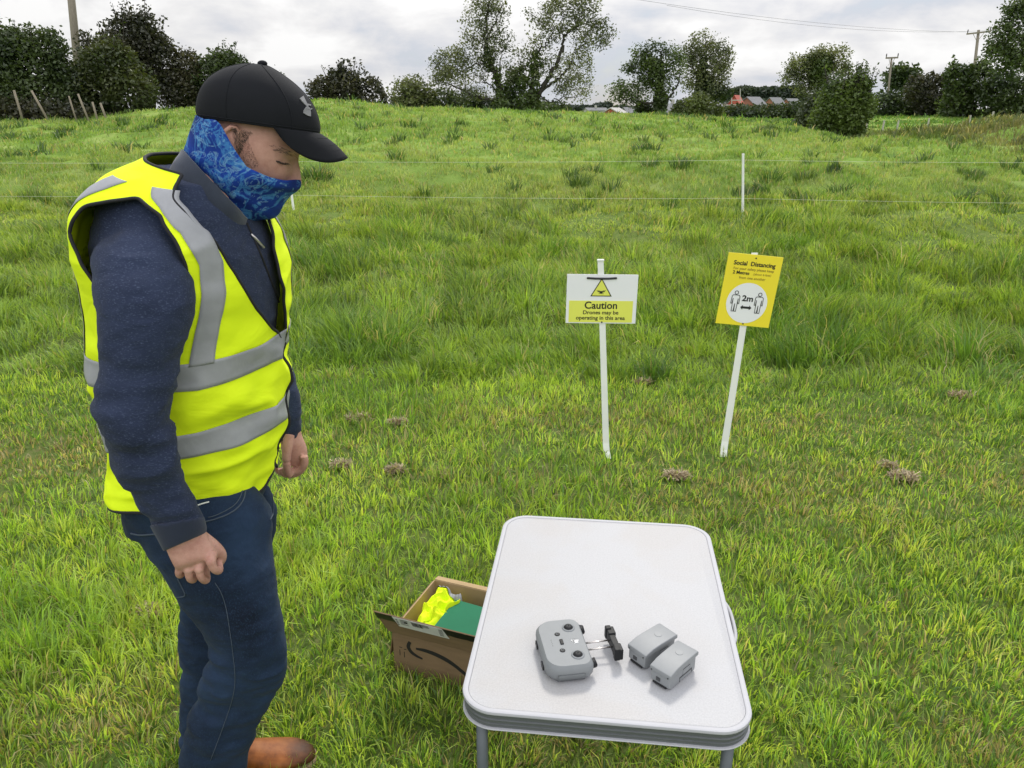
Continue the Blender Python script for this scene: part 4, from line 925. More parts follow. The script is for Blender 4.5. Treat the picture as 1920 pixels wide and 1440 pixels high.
# ------------------------------------------------------------------ cardboard box beside the table
M_card = pmat('corrugated_cardboard', (0.205, 0.132, 0.070), 0.85, 0.12, 9, bump=0.12, bscale=130, stretch=(1, 1, 6))
M_card_in = pmat('cardboard_inside', (0.42, 0.29, 0.15), 0.85, 0.1, 9, bump=0.12, bscale=130)
M_tape = pmat('black_packing_tape', (0.010, 0.010, 0.012), 0.3)
M_label = pmat('white_paper_label', (0.62, 0.62, 0.60), 0.5, 0.05, 30)
M_ink = pmat('black_ink', (0.012, 0.011, 0.010), 0.7)
BX = empty('cardboard_box', (-0.380, 2.055, 0.0), math.radians(-21))
tag(BX, 'open brown cardboard box on the grass beside the white table', 'box')
BW, BD, BH, th = .42, .30, .150, .004
def panel(name, quad, mat, parent, thick=.004, sub=1):
    mb = MB(); q = [Vector(p) for p in quad]; nrm = (q[1] - q[0]).cross(q[3] - q[0]).normalized() * thick / 2
    mb.add([p - nrm for p in q] + [p + nrm for p in q], [(0, 3, 2, 1), (4, 5, 6, 7), (0, 1, 5, 4), (1, 2, 6, 5), (2, 3, 7, 6), (3, 0, 4, 7)])
    return mb.build(name, mat, parent)
z0 = -.005
panel('front_wall', [(0, 0, z0), (BW, 0, z0), (BW, 0, BH), (0, 0, BH)], M_card, BX)
panel('back_wall', [(0, BD, z0), (BW, BD, z0), (BW, BD, BH), (0, BD, BH)], M_card_in, BX)
panel('side_wall', [(-.0005, .003, z0), (-.0005, BD - .003, z0), (-.0005, BD - .003, BH), (-.0005, .003, BH)], M_card_in, BX)
panel('side_wall', [(BW, .003, z0), (BW, BD - .003, z0), (BW, BD - .003, BH), (BW, .003, BH)], M_card_in, BX)
panel('base', [(.003, .003, .012), (BW - .003, .003, .012), (BW - .003, BD - .003, .012), (.003, BD - .003, .012)], M_card_in, BX)
ff_ = panel('front_flap', [(-.012, -.004, BH), (BW, -.004, BH), (BW + .004, -.046, BH + .096), (-.034, -.046, BH + .096)], M_card, BX)
mb = MB()    # torn tape along the free edge
n = 40; rr = random.Random(3)
up = Vector((0, -.042, .096)).normalized(); nr = Vector((0, -.096, -.042)).normalized() * .0026
vs = []
for k in range(n + 1):
    x = -.034 + (BW + .036) * k / n
    topz = Vector((x, -.046, BH + .096)) + up * rr.uniform(-.002, .0025); bot = Vector((x + .003, -.046, BH + .096)) - up * (.033 + rr.uniform(-.001, .001))
    vs += [topz + nr, bot + nr]
mb.add(vs, [(2 * k, 2 * k + 2, 2 * k + 3, 2 * k + 1) for k in range(n)]); mb.build('tape', M_tape, ff_)
def on_flap(x, d, lift=.0034):
    return Vector((x, -.046, BH + .096)) - up * d + nr.normalized() * lift
mb = MB(); vs = [on_flap(.030, -.001), on_flap(.200, -.001), on_flap(.215, .050), on_flap(.043, .050)]
mb.add(vs, [(0, 1, 2, 3)]); lb = mb.build('address_label', M_label, ff_); lb.modifiers.new('thick', 'SOLIDIFY').thickness = .0006
mb = MB(); rr = random.Random(5)
def ink(x, d, w, h, sk=0.0):
    mb.add([on_flap(x, d, .0046), on_flap(x + w, d, .0046), on_flap(x + w + sk, d + h, .0046), on_flap(x + sk, d + h, .0046)], [(0, 1, 2, 3)])
x = .094
while x < .150:                        # bar code
    w = rr.choice([.0010, .0018, .0028]); ink(x, .004, w, .022 if x < .13 else .013, .003); x += w + rr.choice([.0010, .0016])
for k in range(5): ink(.055, .006 + k * .006, .014 + rr.random() * .014, .0022)
for k in range(6): ink(.186, .006 + k * .0065, .014, .0028)
for k in range(4): ink(.040 + k * .0006, .008 + k * .009, .006, .004)
ink(.068, .012, .012, .010)
mb.build('label_print', M_ink, lb)
# printed arrow on the front wall
ar = []
cpts = [(.082, .105), (.115, .107), (.155, .102), (.200, .088), (.245, .062), (.30, .020), (.33, -.01)]
wid = [.0035, .0062, .0075, .0078, .0075, .006, .005]
cc = catmull(np.array(cpts), 6); ww = np.interp(np.linspace(0, 1, len(cc)), np.linspace(0, 1, len(wid)), wid)
up_e = [(x, z + w) for (x, z), w in zip(cc, ww)]; lo_e = [(x, z - w) for (x, z), w in zip(cc, ww)]
poly = up_e + lo_e[::-1]
prism(poly, .0008, 'arrow_print', M_ink, BX, M=Matrix.Translation((0, -.0025, 0)))
hd_c = catmull(np.array([(.062, .125), (.056, .112), (.056, .100), (.066, .086), (.084, .077), (.104, .072)]), 5)
hw = np.interp(np.linspace(0, 1, len(hd_c)), [0, .3, .6, 1], [.0055, .0065, .006, .003])
tn = np.gradient(hd_c, axis=0); tn /= np.linalg.norm(tn, axis=1)[:, None]; nn = np.stack([-tn[:, 1], tn[:, 0]], 1)
poly = [tuple(p) for p in hd_c + nn * hw[:, None]] + [tuple(p) for p in (hd_c - nn * hw[:, None])[::-1]]
prism(poly, .0008, 'arrow_print', M_ink, BX, M=Matrix.Translation((0, -.0025, 0)))
mb = MB()
for (x, z, w, h) in ((.022, .074, .002, .022), (.022, .095, .010, .002), (.038, .070, .002, .022), (.038, .091, .009, .002)):
    mb.box((x + w / 2, -.0024, z), (w, .0008, h))
mb.build('box_print', M_ink, BX)
panel('side_flap', [(-.003, .01, BH), (-.003, BD - .01, BH), (-.034, BD - .03, BH - .125), (-.034, .03, BH - .125)], M_card, BX)
bf = panel('back_flap', [(BW, BD, BH + .002), (0, BD, BH + .002), (-.030, BD + .085, BH - .046), (BW + .02, BD + .085, BH - .046)], M_card_in, BX)
# contents
M_green = pmat('green_board', (0.016, 0.165, 0.080), 0.7, 0.06, 14, spec=0.2)
gb = MB(); gb.box((0, 0, 0), (.27, .205, .045))
gbo = gb.build('document_case', M_green, None, bevel=.004, seg=3)
bxm = Matrix.Translation((-0.380, 2.055, 0)) @ Matrix.Rotation(math.radians(-21), 4, 'Z')
gbo.matrix_world = bxm @ Matrix.Translation((.252, .118, .128)) @ Matrix.Rotation(math.radians(3), 4, 'Y') @ Matrix.Rotation(math.radians(-3), 4, 'X')
tag(gbo, 'flat green case lying inside the open cardboard box', 'case')
M_hiv = None
# ------------------------------------------------------------------ signs
M_post = pmat('white_painted_post', (0.82, 0.83, 0.79), 0.45, 0.05, 8)
M_sw = pmat('white_sign_board', (0.82, 0.825, 0.84), 0.4, 0.015, 6)
M_sy1 = pmat('pale_yellow_print', (0.76, 0.78, 0.12), 0.45, 0.02, 5)
M_sy2 = pmat('yellow_sign_board', (0.88, 0.73, 0.036), 0.4, 0.03, 5)
M_sk = pmat('black_print', (0.012, 0.012, 0.012), 0.5)
M_brn = pmat('brown_print', (0.23, 0.15, 0.02), 0.5)
def text_mesh(name, s, size, x, z, y, mat, parent, bold=0.0, sx=1.0, align='CENTER', sp=1.0):
    c = bpy.data.curves.new(name, 'FONT'); c.body = s; c.size = size; c.align_x = align; c.align_y = 'CENTER'; c.offset = bold; c.space_character = sp
    c.resolution_u = 4
    o = bpy.data.objects.new(name, c); COL.objects.link(o)
    dg = bpy.context.evaluated_depsgraph_get(); me = bpy.data.meshes.new_from_object(o.evaluated_get(dg))
    bpy.data.objects.remove(o); bpy.data.curves.remove(c)
    me.transform(Matrix.Translation((x, y, z)) @ Matrix.Rotation(math.radians(90), 4, 'X') @ Matrix.Diagonal((sx, 1, 1, 1)))
    me.materials.clear(); return link_mesh(name, me, mat, parent, smooth=False)
def ring_poly(outer, inner):
    n = len(outer); return outer + inner, [(i, (i + 1) % n, n + (i + 1) % n, n + i) for i in range(n)]
def flat(name, polys, y, mat, parent):
    mb = MB()
    for vs, fs in polys: mb.add([(x, y, z) for x, z in vs], fs)
    return mb.build(name, mat, parent)
def stroke_poly(pts, r, closed=False):
    out = []
    P = [Vector((x, z)) for x, z in pts]
    if closed: P = P + [P[0]]
    for a_, b_ in zip(P[:-1], P[1:]):
        d = (b_ - a_).normalized(); nn_ = Vector((-d.y, d.x)) * r; e = d * r * .7
        q = [a_ - e + nn_, b_ + e + nn_, b_ + e - nn_, a_ - e - nn_]; out.append(([(v.x, v.y) for v in q], [(0, 1, 2, 3)]))
    return out
def post(name, x0, y0, x1, z1, root, wb, wt, foot):
    mb = MB(); n = 12
    path = [(x0 + foot * .010, -.030, 0.0), (x0 + foot * .004, -.008, .030), (x0, 0, .075)] + [(x0 + (x1 - x0) * k / n, 0, .075 + (z1 - .075) * k / n) for k in range(1, n + 1)]
    vs = []; fs = []
    for i, (x, y, z) in enumerate(path):
        w = wb + (wt - wb) * z / z1
        vs += [(x - w / 2, y - .0025, z), (x + w / 2, y - .0025, z), (x + w / 2, y + .0025, z), (x - w / 2, y + .0025, z)]
    for i in range(len(path) - 1):
        for k in range(4): fs.append((i * 4 + k, i * 4 + (k + 1) % 4, i * 4 + 4 + (k + 1) % 4, i * 4 + 4 + k))
    fs += [(0, 1, 2, 3), tuple(len(vs) - 4 + k for k in range(4))]
    mb.add(vs, fs); return mb.build(name, M_post, root)
# caution sign
b1 = onz(1135, 855); t1 = at(1126, 487, b1.y)
sg = empty('warning_sign', (b1.x, b1.y, 0)); tag(sg, 'white and yellow caution sign about drones on a white stake', 'sign')
post('stake', 0, 0, t1.x - b1.x, t1.z, sg, .033, .029, 1)
cap_ = MB(); cap_.box((t1.x - b1.x, -.001, t1.z - .002), (.034, .012, .010)); cap_.build('stake_cap', M_post, sg, bevel=.003)
q = [at(1060, 514, b1.y), at(1194, 514, b1.y), at(1194, 606, b1.y), at(1063, 605, b1.y)]
bc = sum(q, Vector()) / 4 - Vector((b1.x, b1.y, 0)); bw_ = .343; bh_ = .243
brd = empty('sign_board', (bc.x, -.006, bc.z), 0, sg); brd.rotation_euler = (0, math.radians(.6), 0)
mbp = MB(); mbp.box((0, 0, 0), (bw_, .003, bh_)); pnl = mbp.build('panel', M_sw, brd, bevel=.0008)
yb = MB(); yb.box((-.002, -.0022, -.062), (bw_ - .032, .0012, .108)); yb.build('yellow_field', M_sy1, brd)
text_mesh('lettering', 'Caution', .050, -.002, -.032, -.0036, M_sk, brd, .0010, 1.0)
text_mesh('lettering', 'Drones may be', .0270, -.002, -.067, -.0036, M_sk, brd, .0005, 1.04)
text_mesh('lettering', 'operating in this area', .0270, -.002, -.094, -.0036, M_sk, brd, .0005, 1.04)
tz = .058
tri = [(-.004 - .052, tz - .044), (-.004 + .052, tz - .044), (-.004, tz + .046)]
flat('triangle_field', [([(x, z) for x, z in tri], [(0, 1, 2)])], -.0024, M_sy1, brd)
cx_, cz_ = -.004, tz - .014
tin = [(cx_ + (x - cx_) * .86, cz_ + (z - cz_) * .86) for x, z in tri]
flat('triangle_border', [ring_poly(tri, tin)], -.0030, M_sk, brd)
dr = []
dz_ = tz - .024; dx_ = -.004
dr += stroke_poly([(dx_ - .016, dz_ + .004), (dx_ + .016, dz_ + .004)], .0024) + stroke_poly([(dx_ - .022, dz_ + .009), (dx_ - .008, dz_ + .009)], .0009) + stroke_poly([(dx_ + .008, dz_ + .009), (dx_ + .022, dz_ + .009)], .0009)
dr += stroke_poly([(dx_ - .008, dz_ + .003), (dx_ - .010, dz_ - .009)], .0009) + stroke_poly([(dx_ + .008, dz_ + .003), (dx_ + .010, dz_ - .009)], .0009) + stroke_poly([(dx_ - .003, dz_ - .002), (dx_ + .003, dz_ - .002)], .0045)
flat('drone_pictogram', dr, -.0030, M_sk, brd)
tape = MB(); tape.tube([(-.004 - .072, -.0030, .1035), (-.004 - .03, -.0034, .1015), (-.004 + .03, -.0034, .1015), (-.004 + .072, -.0030, .1045)], .0052, 8); tape.build('black_strap', M_blk, brd, smooth=True)
for (x, z) in ((.006, -.115),):
    mb = MB(); mb.tube([(x, -.001, z), (x, -.005, z)], .0042, 10); mb.build('screw', M_blk, brd)
# distancing sign
b2 = onz(1357, 852); t2 = at(1415, 474, b2.y)
sg2 = empty('distancing_sign', (b2.x, b2.y, 0)); tag(sg2, 'yellow social distancing sign on a white stake leaning to the right', 'sign')
post('stake', 0, 0, t2.x - b2.x, t2.z, sg2, .036, .030, -1)
q = [at(1364, 474, b2.y), at(1467, 484, b2.y), at(1441, 613, b2.y), at(1343, 603, b2.y)]
bc = sum(q, Vector()) / 4 - Vector((b2.x, b2.y, 0))
ang = math.atan2(1.062 - 1.0363, 1.3003 - 1.0337)
brd2 = empty('sign_board', (bc.x, -.006, bc.z), 0, sg2)
cs_, sn_ = math.cos(ang), math.sin(ang)
brd2.rotation_euler = (0, ang, 0)
BW2, BH2 = .266, .352
mbp = MB(); mbp.box((0, 0, 0), (BW2, .004, BH2)); mbp.build('panel', M_sy2, brd2, bevel=.0008)
text_mesh('lettering', 'Social  Distancing', .0290, .001, .130, -.0036, M_sk, brd2, .0007, .99)
text_mesh('lettering', 'For your safety please keep', .0175, .002, .104, -.0036, M_brn, brd2, .0001, 1.02)
text_mesh('lettering', '2 Metres', .0225, -.056, .084, -.0036, M_sk, brd2, .0005, 1.0)
text_mesh('lettering', '(about 6 feet)', .0158, .048, .083, -.0036, M_brn, brd2, .0, 1.0)
text_mesh('lettering', 'from one another', .0175, .003, .061, -.0036, M_brn, brd2, .0001, 1.02)
nC = 56; R_ = .1005; cz0 = -.062
flat('white_disc', [([(.0 + R_ * math.cos(2 * math.pi * k / nC), cz0 + R_ * math.sin(2 * math.pi * k / nC)) for k in range(nC)], [tuple(range(nC))])], -.0030, M_sw, brd2)
text_mesh('lettering', '2m', .040, .001, cz0 + .022, -.0042, M_sk, brd2, .0012, 1.1)
def pict(x):
    z = cz0; r = .0015
    S_ = []
    head = [(x + .0085 * math.cos(a), z + .048 + .0085 * math.sin(a)) for a in np.linspace(0, 2 * math.pi, 17)[:-1]]
    S_ += stroke_poly(head, r, True)
    body = [(x - .014, z + .036), (x + .014, z + .036), (x + .019, z + .030), (x + .020, z - .006), (x + .014, z - .006), (x + .0125, z + .018), (x + .011, z - .045), (x + .002, z - .045), (x, z - .008), (x - .002, z - .045), (x - .011, z - .045), (x - .0125, z + .018), (x - .014, z - .006), (x - .020, z - .006), (x - .019, z + .030)]
    S_ += stroke_poly(body, r, True)
    flat('person_pictogram', S_, -.0042, M_sk, brd2)
pict(-.058); pict(.058)
za = cz0 - .022
flat('arrow_pictogram', [([(-.028, za), (-.016, za + .012), (-.016, za + .0055), (.016, za + .0055), (.016, za + .012), (.028, za), (.016, za - .012), (.016, za - .0055), (-.016, za - .0055), (-.016, za - .012)], [(0, 1, 9), (5, 6, 4), (2, 3, 7, 8)])], -.0042, M_sk, brd2)
for z in (.160, -.166):
    mb = MB(); mb.tube([(.002, -.001, z), (.002, -.0055, z)], .0036, 10); mb.build('screw', M_blk, brd2)

# ------------------------------------------------------------------ white electric fence
ef = empty('electric_fence', (3.53, 12.0, gz(3.53, 12.0))); tag(ef, 'low white two-strand electric fence across the field', 'fence')
M_cord = pmat('white_cord', (0.62, 0.65, 0.48), 0.6)
EX, EY, EZ = 3.53, 12.0, gz(3.53, 12.0)
def loc(p): return (p[0] - EX, p[1] - EY, p[2] - EZ)
pb1 = at(1393, 406, 12.0); pt1 = at(1393, 288, 12.0)
pb2 = at(551, 394, 12.3); pt2 = pb2 + Vector((-.04, 0, 1.0))
pb3 = Vector((9.0, 11.6, gz(9.0, 11.6))); pb4 = Vector((-9.6, 12.3, gz(-9.6, 12.3)))
for a_, b_ in ((pb1, Vector((pb1.x - .09, pb1.y, pt1.z))), (pb2, pt2), (pb3, pb3 + Vector((0, 0, 1.0))), (pb4, pb4 + Vector((0, 0, 1.0)))):
    mb = MB(); b0 = Vector((a_.x, a_.y, gz(a_.x, a_.y) - .02)); mb.tube([loc(b0), loc(b_)], [.020, .019], 6); mb.build('post', M_post, ef)
def cord(pts):
    mb = MB(); out = []
    for a_, b_ in zip(pts[:-1], pts[1:]):
        for k in range(8):
            f = k / 8; p = a_.lerp(b_, f); out.append(loc((p.x, p.y, p.z - .02 * 4 * f * (1 - f))))
    out.append(loc(pts[-1])); mb.tube(out, .0019, 5); mb.build('cord', M_cord, ef, smooth=True)
cord([at(-250, 304, 12.3), at(548, 303, 12.3), at(1393, 300, 12.0), at(2200, 304, 11.6)])
cord([at(-250, 366, 12.3), at(549, 366, 12.3), at(1393, 372, 12.0), at(2200, 382, 11.6)])
# ------------------------------------------------------------------ the man
def fabric(name, c_lo, c_hi, weave=900, bump=0.25, rough=0.85, sheen=0.25, stretch=(1, 1, 1), fleck=None, folds=0.0, fscale=14, fstretch=(1, 1, 1), vscale=9):
    m = bpy.data.materials.new(name); m.use_nodes = True; t = NT(m.node_tree); b = t.n['Principled BSDF']
    tcn = t.new('ShaderNodeTexCoord'); P = tcn.outputs['Object']
    mpn = t.new('ShaderNodeMapping'); mpn.inputs['Scale'].default_value = stretch; t.link(P, mpn.inputs[0])
    base = t.ramp(t.noise(P, vscale, 5, 0.6), [(0.32, c_lo), (0.68, c_hi)])
    fine = t.noise(mpn.outputs[0], weave, 2, 0.6)
    if fleck is not None:
        fk = t.ramp(fine, [(0.56, (0, 0, 0)), (0.70, (1, 1, 1))]); base = t.mix(fk, base, fleck)
    t.link(base, b.inputs['Base Color']); b.inputs['Roughness'].default_value = rough
    b.inputs['Sheen Weight'].default_value = sheen; b.inputs['Sheen Roughness'].default_value = 0.5; b.inputs['Specular IOR Level'].default_value = 0.25
    bn = t.new('ShaderNodeBump'); bn.inputs['Strength'].default_value = bump; bn.inputs['Distance'].default_value = 0.0012
    t.link(fine, bn.inputs['Height'])
    if folds:
        mp3 = t.new('ShaderNodeMapping'); mp3.inputs['Scale'].default_value = fstretch; t.link(P, mp3.inputs[0])
        b2_ = t.new('ShaderNodeBump'); b2_.inputs['Strength'].default_value = folds; b2_.inputs['Distance'].default_value = 0.012
        t.link(t.noise(mp3.outputs[0], fscale, 3, 0.5, 0.8), b2_.inputs['Height']); t.link(b2_.outputs[0], bn.inputs['Normal'])
    t.link(bn.outputs[0], b.inputs['Normal']); return m
M_knit = fabric('navy_knit', (0.015, 0.022, 0.048), (0.027, 0.038, 0.078), 230, 0.6, 0.9, 0.05, (1, 1, 2.4), fleck=(0.058, 0.076, 0.130), folds=.5, fscale=11, fstretch=(1, 1, 2.2))
M_cuff = fabric('navy_rib', (0.020, 0.027, 0.052), (0.028, 0.036, 0.066), 420, 0.3, 0.9, 0.12, (1, 1, .4))
M_coll = fabric('charcoal_collar', (0.020, 0.025, 0.036), (0.040, 0.050, 0.075), 300, 0.3, 0.85, 0.3)
M_hivis = fabric('fluorescent_yellow', (0.76, 0.96, 0.010), (0.82, 1.0, 0.014), 1400, 0.12, 0.75, 0.0, folds=.45, fscale=7, fstretch=(1, 1, 2.0))
M_refl = fabric('silver_reflective_tape', (0.27, 0.275, 0.295), (0.36, 0.365, 0.385), 1600, 0.2, 0.42, 0.0, folds=.3, fscale=9)
M_pipe = pmat('black_binding', (0.012, 0.012, 0.014), 0.8)
M_denim = fabric('dark_denim', (0.0034, 0.0082, 0.021), (0.0175, 0.038, 0.082), 700, 0.3, 0.85, 0.03, (1, 1, .35), fleck=(0.022, 0.048, 0.094), folds=.6, fscale=9, fstretch=(1, 1, 1.6), vscale=5)
M_thread = pmat('grey_stitching', (0.055, 0.075, 0.105), 0.8)
M_cap = fabric('black_cap_cloth', (0.0055, 0.0063, 0.009), (0.009, 0.010, 0.0135), 900, 0.2, 0.85, 0.01)
M_logo = pmat('grey_embroidery', (0.22, 0.22, 0.23), 0.7, 0.1, 200)
M_hair = pmat('dark_brown_hair', (0.040, 0.027, 0.019), 0.6)
m = bpy.data.materials.new('tan_leather'); m.use_nodes = True; t = NT(m.node_tree); b = t.n['Principled BSDF']
tcn = t.new('ShaderNodeTexCoord'); sxx = t.new('ShaderNodeSeparateXYZ'); t.link(tcn.outputs['Object'], sxx.inputs[0])
lea = t.ramp(t.noise(tcn.outputs['Object'], 22, 6, 0.65), [(0.3, (0.14, 0.042, 0.009)), (0.5, (0.28, 0.088, 0.018)), (0.72, (0.38, 0.140, 0.035))])
wear = t.math('ADD', sxx.outputs[0], t.math('MULTIPLY', t.math('SUBTRACT', t.noise(tcn.outputs['Object'], 18, 4), 0.5), 0.10))
t.link(t.mix(t.ramp(wear, [(0.205, (0, 0, 0)), (0.275, (.9, .9, .9))]), lea, (0.045, 0.020, 0.010)), b.inputs['Base Color']); b.inputs['Roughness'].default_value = 0.55; b.inputs['Specular IOR Level'].default_value = 0.3
bn = t.new('ShaderNodeBump'); bn.inputs['Strength'].default_value = 0.3; bn.inputs['Distance'].default_value = 0.003; t.link(t.noise(tcn.outputs['Object'], 60, 5), bn.inputs['Height']); t.link(bn.outputs[0], b.inputs['Normal'])
M_boot = m
M_sole = pmat('crepe_sole', (0.27, 0.19, 0.11), 0.8, 0.1, 40)
M_metal = pmat('zip_metal', (0.55, 0.52, 0.50), 0.3, metal=0.85)
# neck gaiter: blue cloth with pale swirling marks
m = bpy.data.materials.new('blue_patterned_cloth'); m.use_nodes = True; t = NT(m.node_tree); b = t.n['Principled BSDF']
tcn = t.new('ShaderNodeTexCoord'); mpn = t.new('ShaderNodeMapping'); mpn.inputs['Scale'].default_value = (1, .6, 1); t.link(tcn.outputs['Object'], mpn.inputs[0])
n1 = t.noise(mpn.outputs[0], 16, 5, 0.62, 2.2); n2 = t.noise(mpn.outputs[0], 30, 4, 0.6, 1.6); n3 = t.noise(tcn.outputs['Object'], 9, 3, 0.5)
base = t.ramp(n3, [(0.35, (0.006, 0.020, 0.13)), (0.65, (0.012, 0.055, 0.34))])
band = t.ramp(n1, [(0.44, (0, 0, 0)), (0.485, (1, 1, 1)), (0.505, (1, 1, 1)), (0.545, (0, 0, 0))])
band2 = t.ramp(n2, [(0.56, (0, 0, 0)), (0.605, (.8, .8, .8)), (0.635, (0, 0, 0))])
c = t.mix(t.math('MULTIPLY', band, 0.62), base, (0.07, 0.27, 0.55)); c = t.mix(t.math('MULTIPLY', band2, .75), c, (0.22, 0.44, 0.62))
t.link(c, b.inputs['Base Color']); b.inputs['Roughness'].default_value = 0.8; b.inputs['Specular IOR Level'].default_value = 0.2
bn = t.new('ShaderNodeBump'); bn.inputs['Strength'].default_value = 0.35; bn.inputs['Distance'].default_value = 0.006
mp4 = t.new('ShaderNodeMapping'); mp4.inputs['Rotation'].default_value = (0, .6, 0); mp4.inputs['Scale'].default_value = (1, 1, 3); t.link(tcn.outputs['Object'], mp4.inputs[0])
t.link(t.noise(mp4.outputs[0], 12, 3, 0.5, .5), bn.inputs['Height']); t.link(bn.outputs[0], b.inputs['Normal'])
M_gait = m
# skin
m = bpy.data.materials.new('skin'); m.use_nodes = True; t = NT(m.node_tree); b = t.n['Principled BSDF']
tcn = t.new('ShaderNodeTexCoord')
t.link(t.ramp(t.noise(tcn.outputs['Object'], 34, 6, 0.7), [(0.30, (0.40, 0.195, 0.150)), (0.5, (0.50, 0.275, 0.215)), (0.72, (0.58, 0.335, 0.265))]), b.inputs['Base Color'])
b.inputs['Roughness'].default_value = 0.6; b.inputs['Specular IOR Level'].default_value = 0.3; b.inputs['Subsurface Weight'].default_value = 0.10; b.inputs['Subsurface Radius'].default_value = (0.01, 0.004, 0.002)
bn = t.new('ShaderNodeBump'); bn.inputs['Strength'].default_value = 0.15; bn.inputs['Distance'].default_value = 0.001; t.link(t.noise(tcn.outputs['Object'], 500, 3), bn.inputs['Height']); t.link(bn.outputs[0], b.inputs['Normal'])
M_skin = m

# ---- mesh tools
def loft_pts(rings, sub=6, cap=True):
    """rings: list of (n,3) arrays -> verts, faces of a closed tube"""
    R = catmull(np.array(rings), sub) if sub > 1 else np.array(rings)
    k, n = R.shape[:2]; V = R.reshape(-1, 3); F = []
    for i in range(k - 1):
        for j in range(n): F.append((i * n + j, i * n + (j + 1) % n, (i + 1) * n + (j + 1) % n, (i + 1) * n + j))
    if cap:
        V = np.concatenate([V, R[0].mean(0)[None], R[-1].mean(0)[None]]); a, b_ = len(V) - 2, len(V) - 1
        for j in range(n): F.append((a, (j + 1) % n, j)); F.append((b_, (k - 1) * n + j, (k - 1) * n + (j + 1) % n))
    return V, F
def se(c, e): return np.sign(c) * np.abs(c) ** e
def pair_rings(pairs, n=40, e=1.0, egg=0.0, scale=1.0, sag=0.0):
    """pairs: (uL,vL,uR,vR,Y,half depth): silhouette pairs read off the photo, set at distance Y; theta 0 = right edge, pi = left edge"""
    out = []; th = np.linspace(0, 2 * np.pi, n, endpoint=False)
    for (uL, vL, uR, vR, Y, hb) in pairs:
        c = (at(uL, vL, Y) + at(uR, vR, Y)) / 2; d = c - CAMP; D_ = d.length; d.normalize()
        L, R = [CAMP + r_ * (D_ / r_.dot(d)) for r_ in (ray(uL, vL), ray(uR, vR))]; c = (L + R) / 2; a = (R - L) / 2 * scale
        d = (d - a.normalized() * d.dot(a.normalized())).normalized() * hb * scale
        ct, st = se(np.cos(th), e), se(np.sin(th), e)
        w = 1 - egg * np.cos(th)
        out.append(np.array(c)[None] + ct[:, None] * np.array(a)[None] + (st * w)[:, None] * np.array(d)[None])
    return out
def join(parts):
    V, F, o = [], [], 0
    for v, f in parts:
        V.append(np.asarray(v, float)); F += [tuple(i + o for i in q) for q in f]; o += len(v)
    return np.concatenate(V), F
def remesh(parts, voxel, smooth=4, sf=.5):
    V, F = join(parts); me = mesh_np('tmp', V, faces=F)
    bm = bmesh.new(); bm.from_mesh(me); bmesh.ops.recalc_face_normals(bm, faces=bm.faces); bm.to_mesh(me); bm.free()
    o = bpy.data.objects.new('tmp', me); COL.objects.link(o)
    r = o.modifiers.new('r', 'REMESH'); r.mode = 'VOXEL'; r.voxel_size = voxel
    if smooth: s_ = o.modifiers.new('s', 'SMOOTH'); s_.factor = sf; s_.iterations = smooth
    dg = bpy.context.evaluated_depsgraph_get(); out = bpy.data.meshes.new_from_object(o.evaluated_get(dg))
    bpy.data.objects.remove(o); bpy.data.meshes.remove(me); return out
def get_v(me): a = np.empty(len(me.vertices) * 3, np.float32); me.vertices.foreach_get('co', a); return a.reshape(-1, 3).astype(float)
def get_n(me): a = np.empty(len(me.vertices) * 3, np.float32); me.vertices.foreach_get('normal', a); return a.reshape(-1, 3).astype(float)
def set_v(me, V): me.vertices.foreach_set('co', np.asarray(V, np.float32).ravel()); me.update()
def wrinkle(me, amp, scale, seed, ridged=True, mask=None):
    V, N = get_v(me), get_n(me)
    f = fbm(V * np.asarray(scale)[None], 3, seed)
    d = (1 - 2 * np.abs(f - .5) * 2.2) if ridged else (f - .5) * 2
    d = d - d.mean()
    if mask is not None: d = d * mask(V)
    set_v(me, V + N * (d * amp)[:, None])
def tube_parts(pts, rad, n=14):
    mb = MB(); mb.tube(pts, rad, n); return np.array([tuple(v) for v in mb.v]), mb.f
def ball(c, r, n=12, sx=(1, 1, 1), M=None):
    V, F = [], []
    for i in range(n + 1):
        a = math.pi * i / n
        for j in range(2 * n): p = 2 * math.pi * j / (2 * n); V.append((math.sin(a) * math.cos(p) * sx[0], math.sin(a) * math.sin(p) * sx[1], math.cos(a) * sx[2]))
    V = np.array(V) * r
    if M is not None: V = V @ np.array(M.to_3x3()).T
    for i in range(n):
        for j in range(2 * n): F.append((i * 2 * n + j, i * 2 * n + (j + 1) % (2 * n), (i + 1) * 2 * n + (j + 1) % (2 * n), (i + 1) * 2 * n + j))
    return V + np.array(c)[None], F

# ---- body frame
PHI = math.radians(-8)
FW = Vector((math.cos(PHI), math.sin(PHI), 0)); LT = Vector((-math.sin(PHI), math.cos(PHI), 0)); UP = Vector((0, 0, 1))
# torso rings: centre, front half depth, back half depth, half width, tilt (front lower)
TOR = [  # z,   cx,    cy,   af,   ab,   b,   tilt, e
    (.780, -.735, 1.585, .150, .145, .178, 0, .95),
    (.915, -.722, 1.580, .150, .134, .180, 0, .92),
    (1.00, -.706, 1.580, .158, .144, .186, 0, .9),
    (1.10, -.690, 1.578, .167, .152, .194, 0, .88),
    (1.245, -.680, 1.575, .167, .152, .202, 0, .86),
    (1.35, -.662, 1.572, .168, .154, .212, 0, .86),
    (1.455, -.654, 1.568, .155, .158, .216, .05, .86),
    (1.530, -.650, 1.566, .125, .146, .198, .10, .88),
    (1.576, -.640, 1.566, .096, .114, .158, .16, .9),
    (1.604, -.614, 1.568, .082, .078, .116, .24, .95),
    (1.622, -.594, 1.570, .074, .060, .086, .32, 1.0)]
TORd = catmull(np.array(TOR), 14)
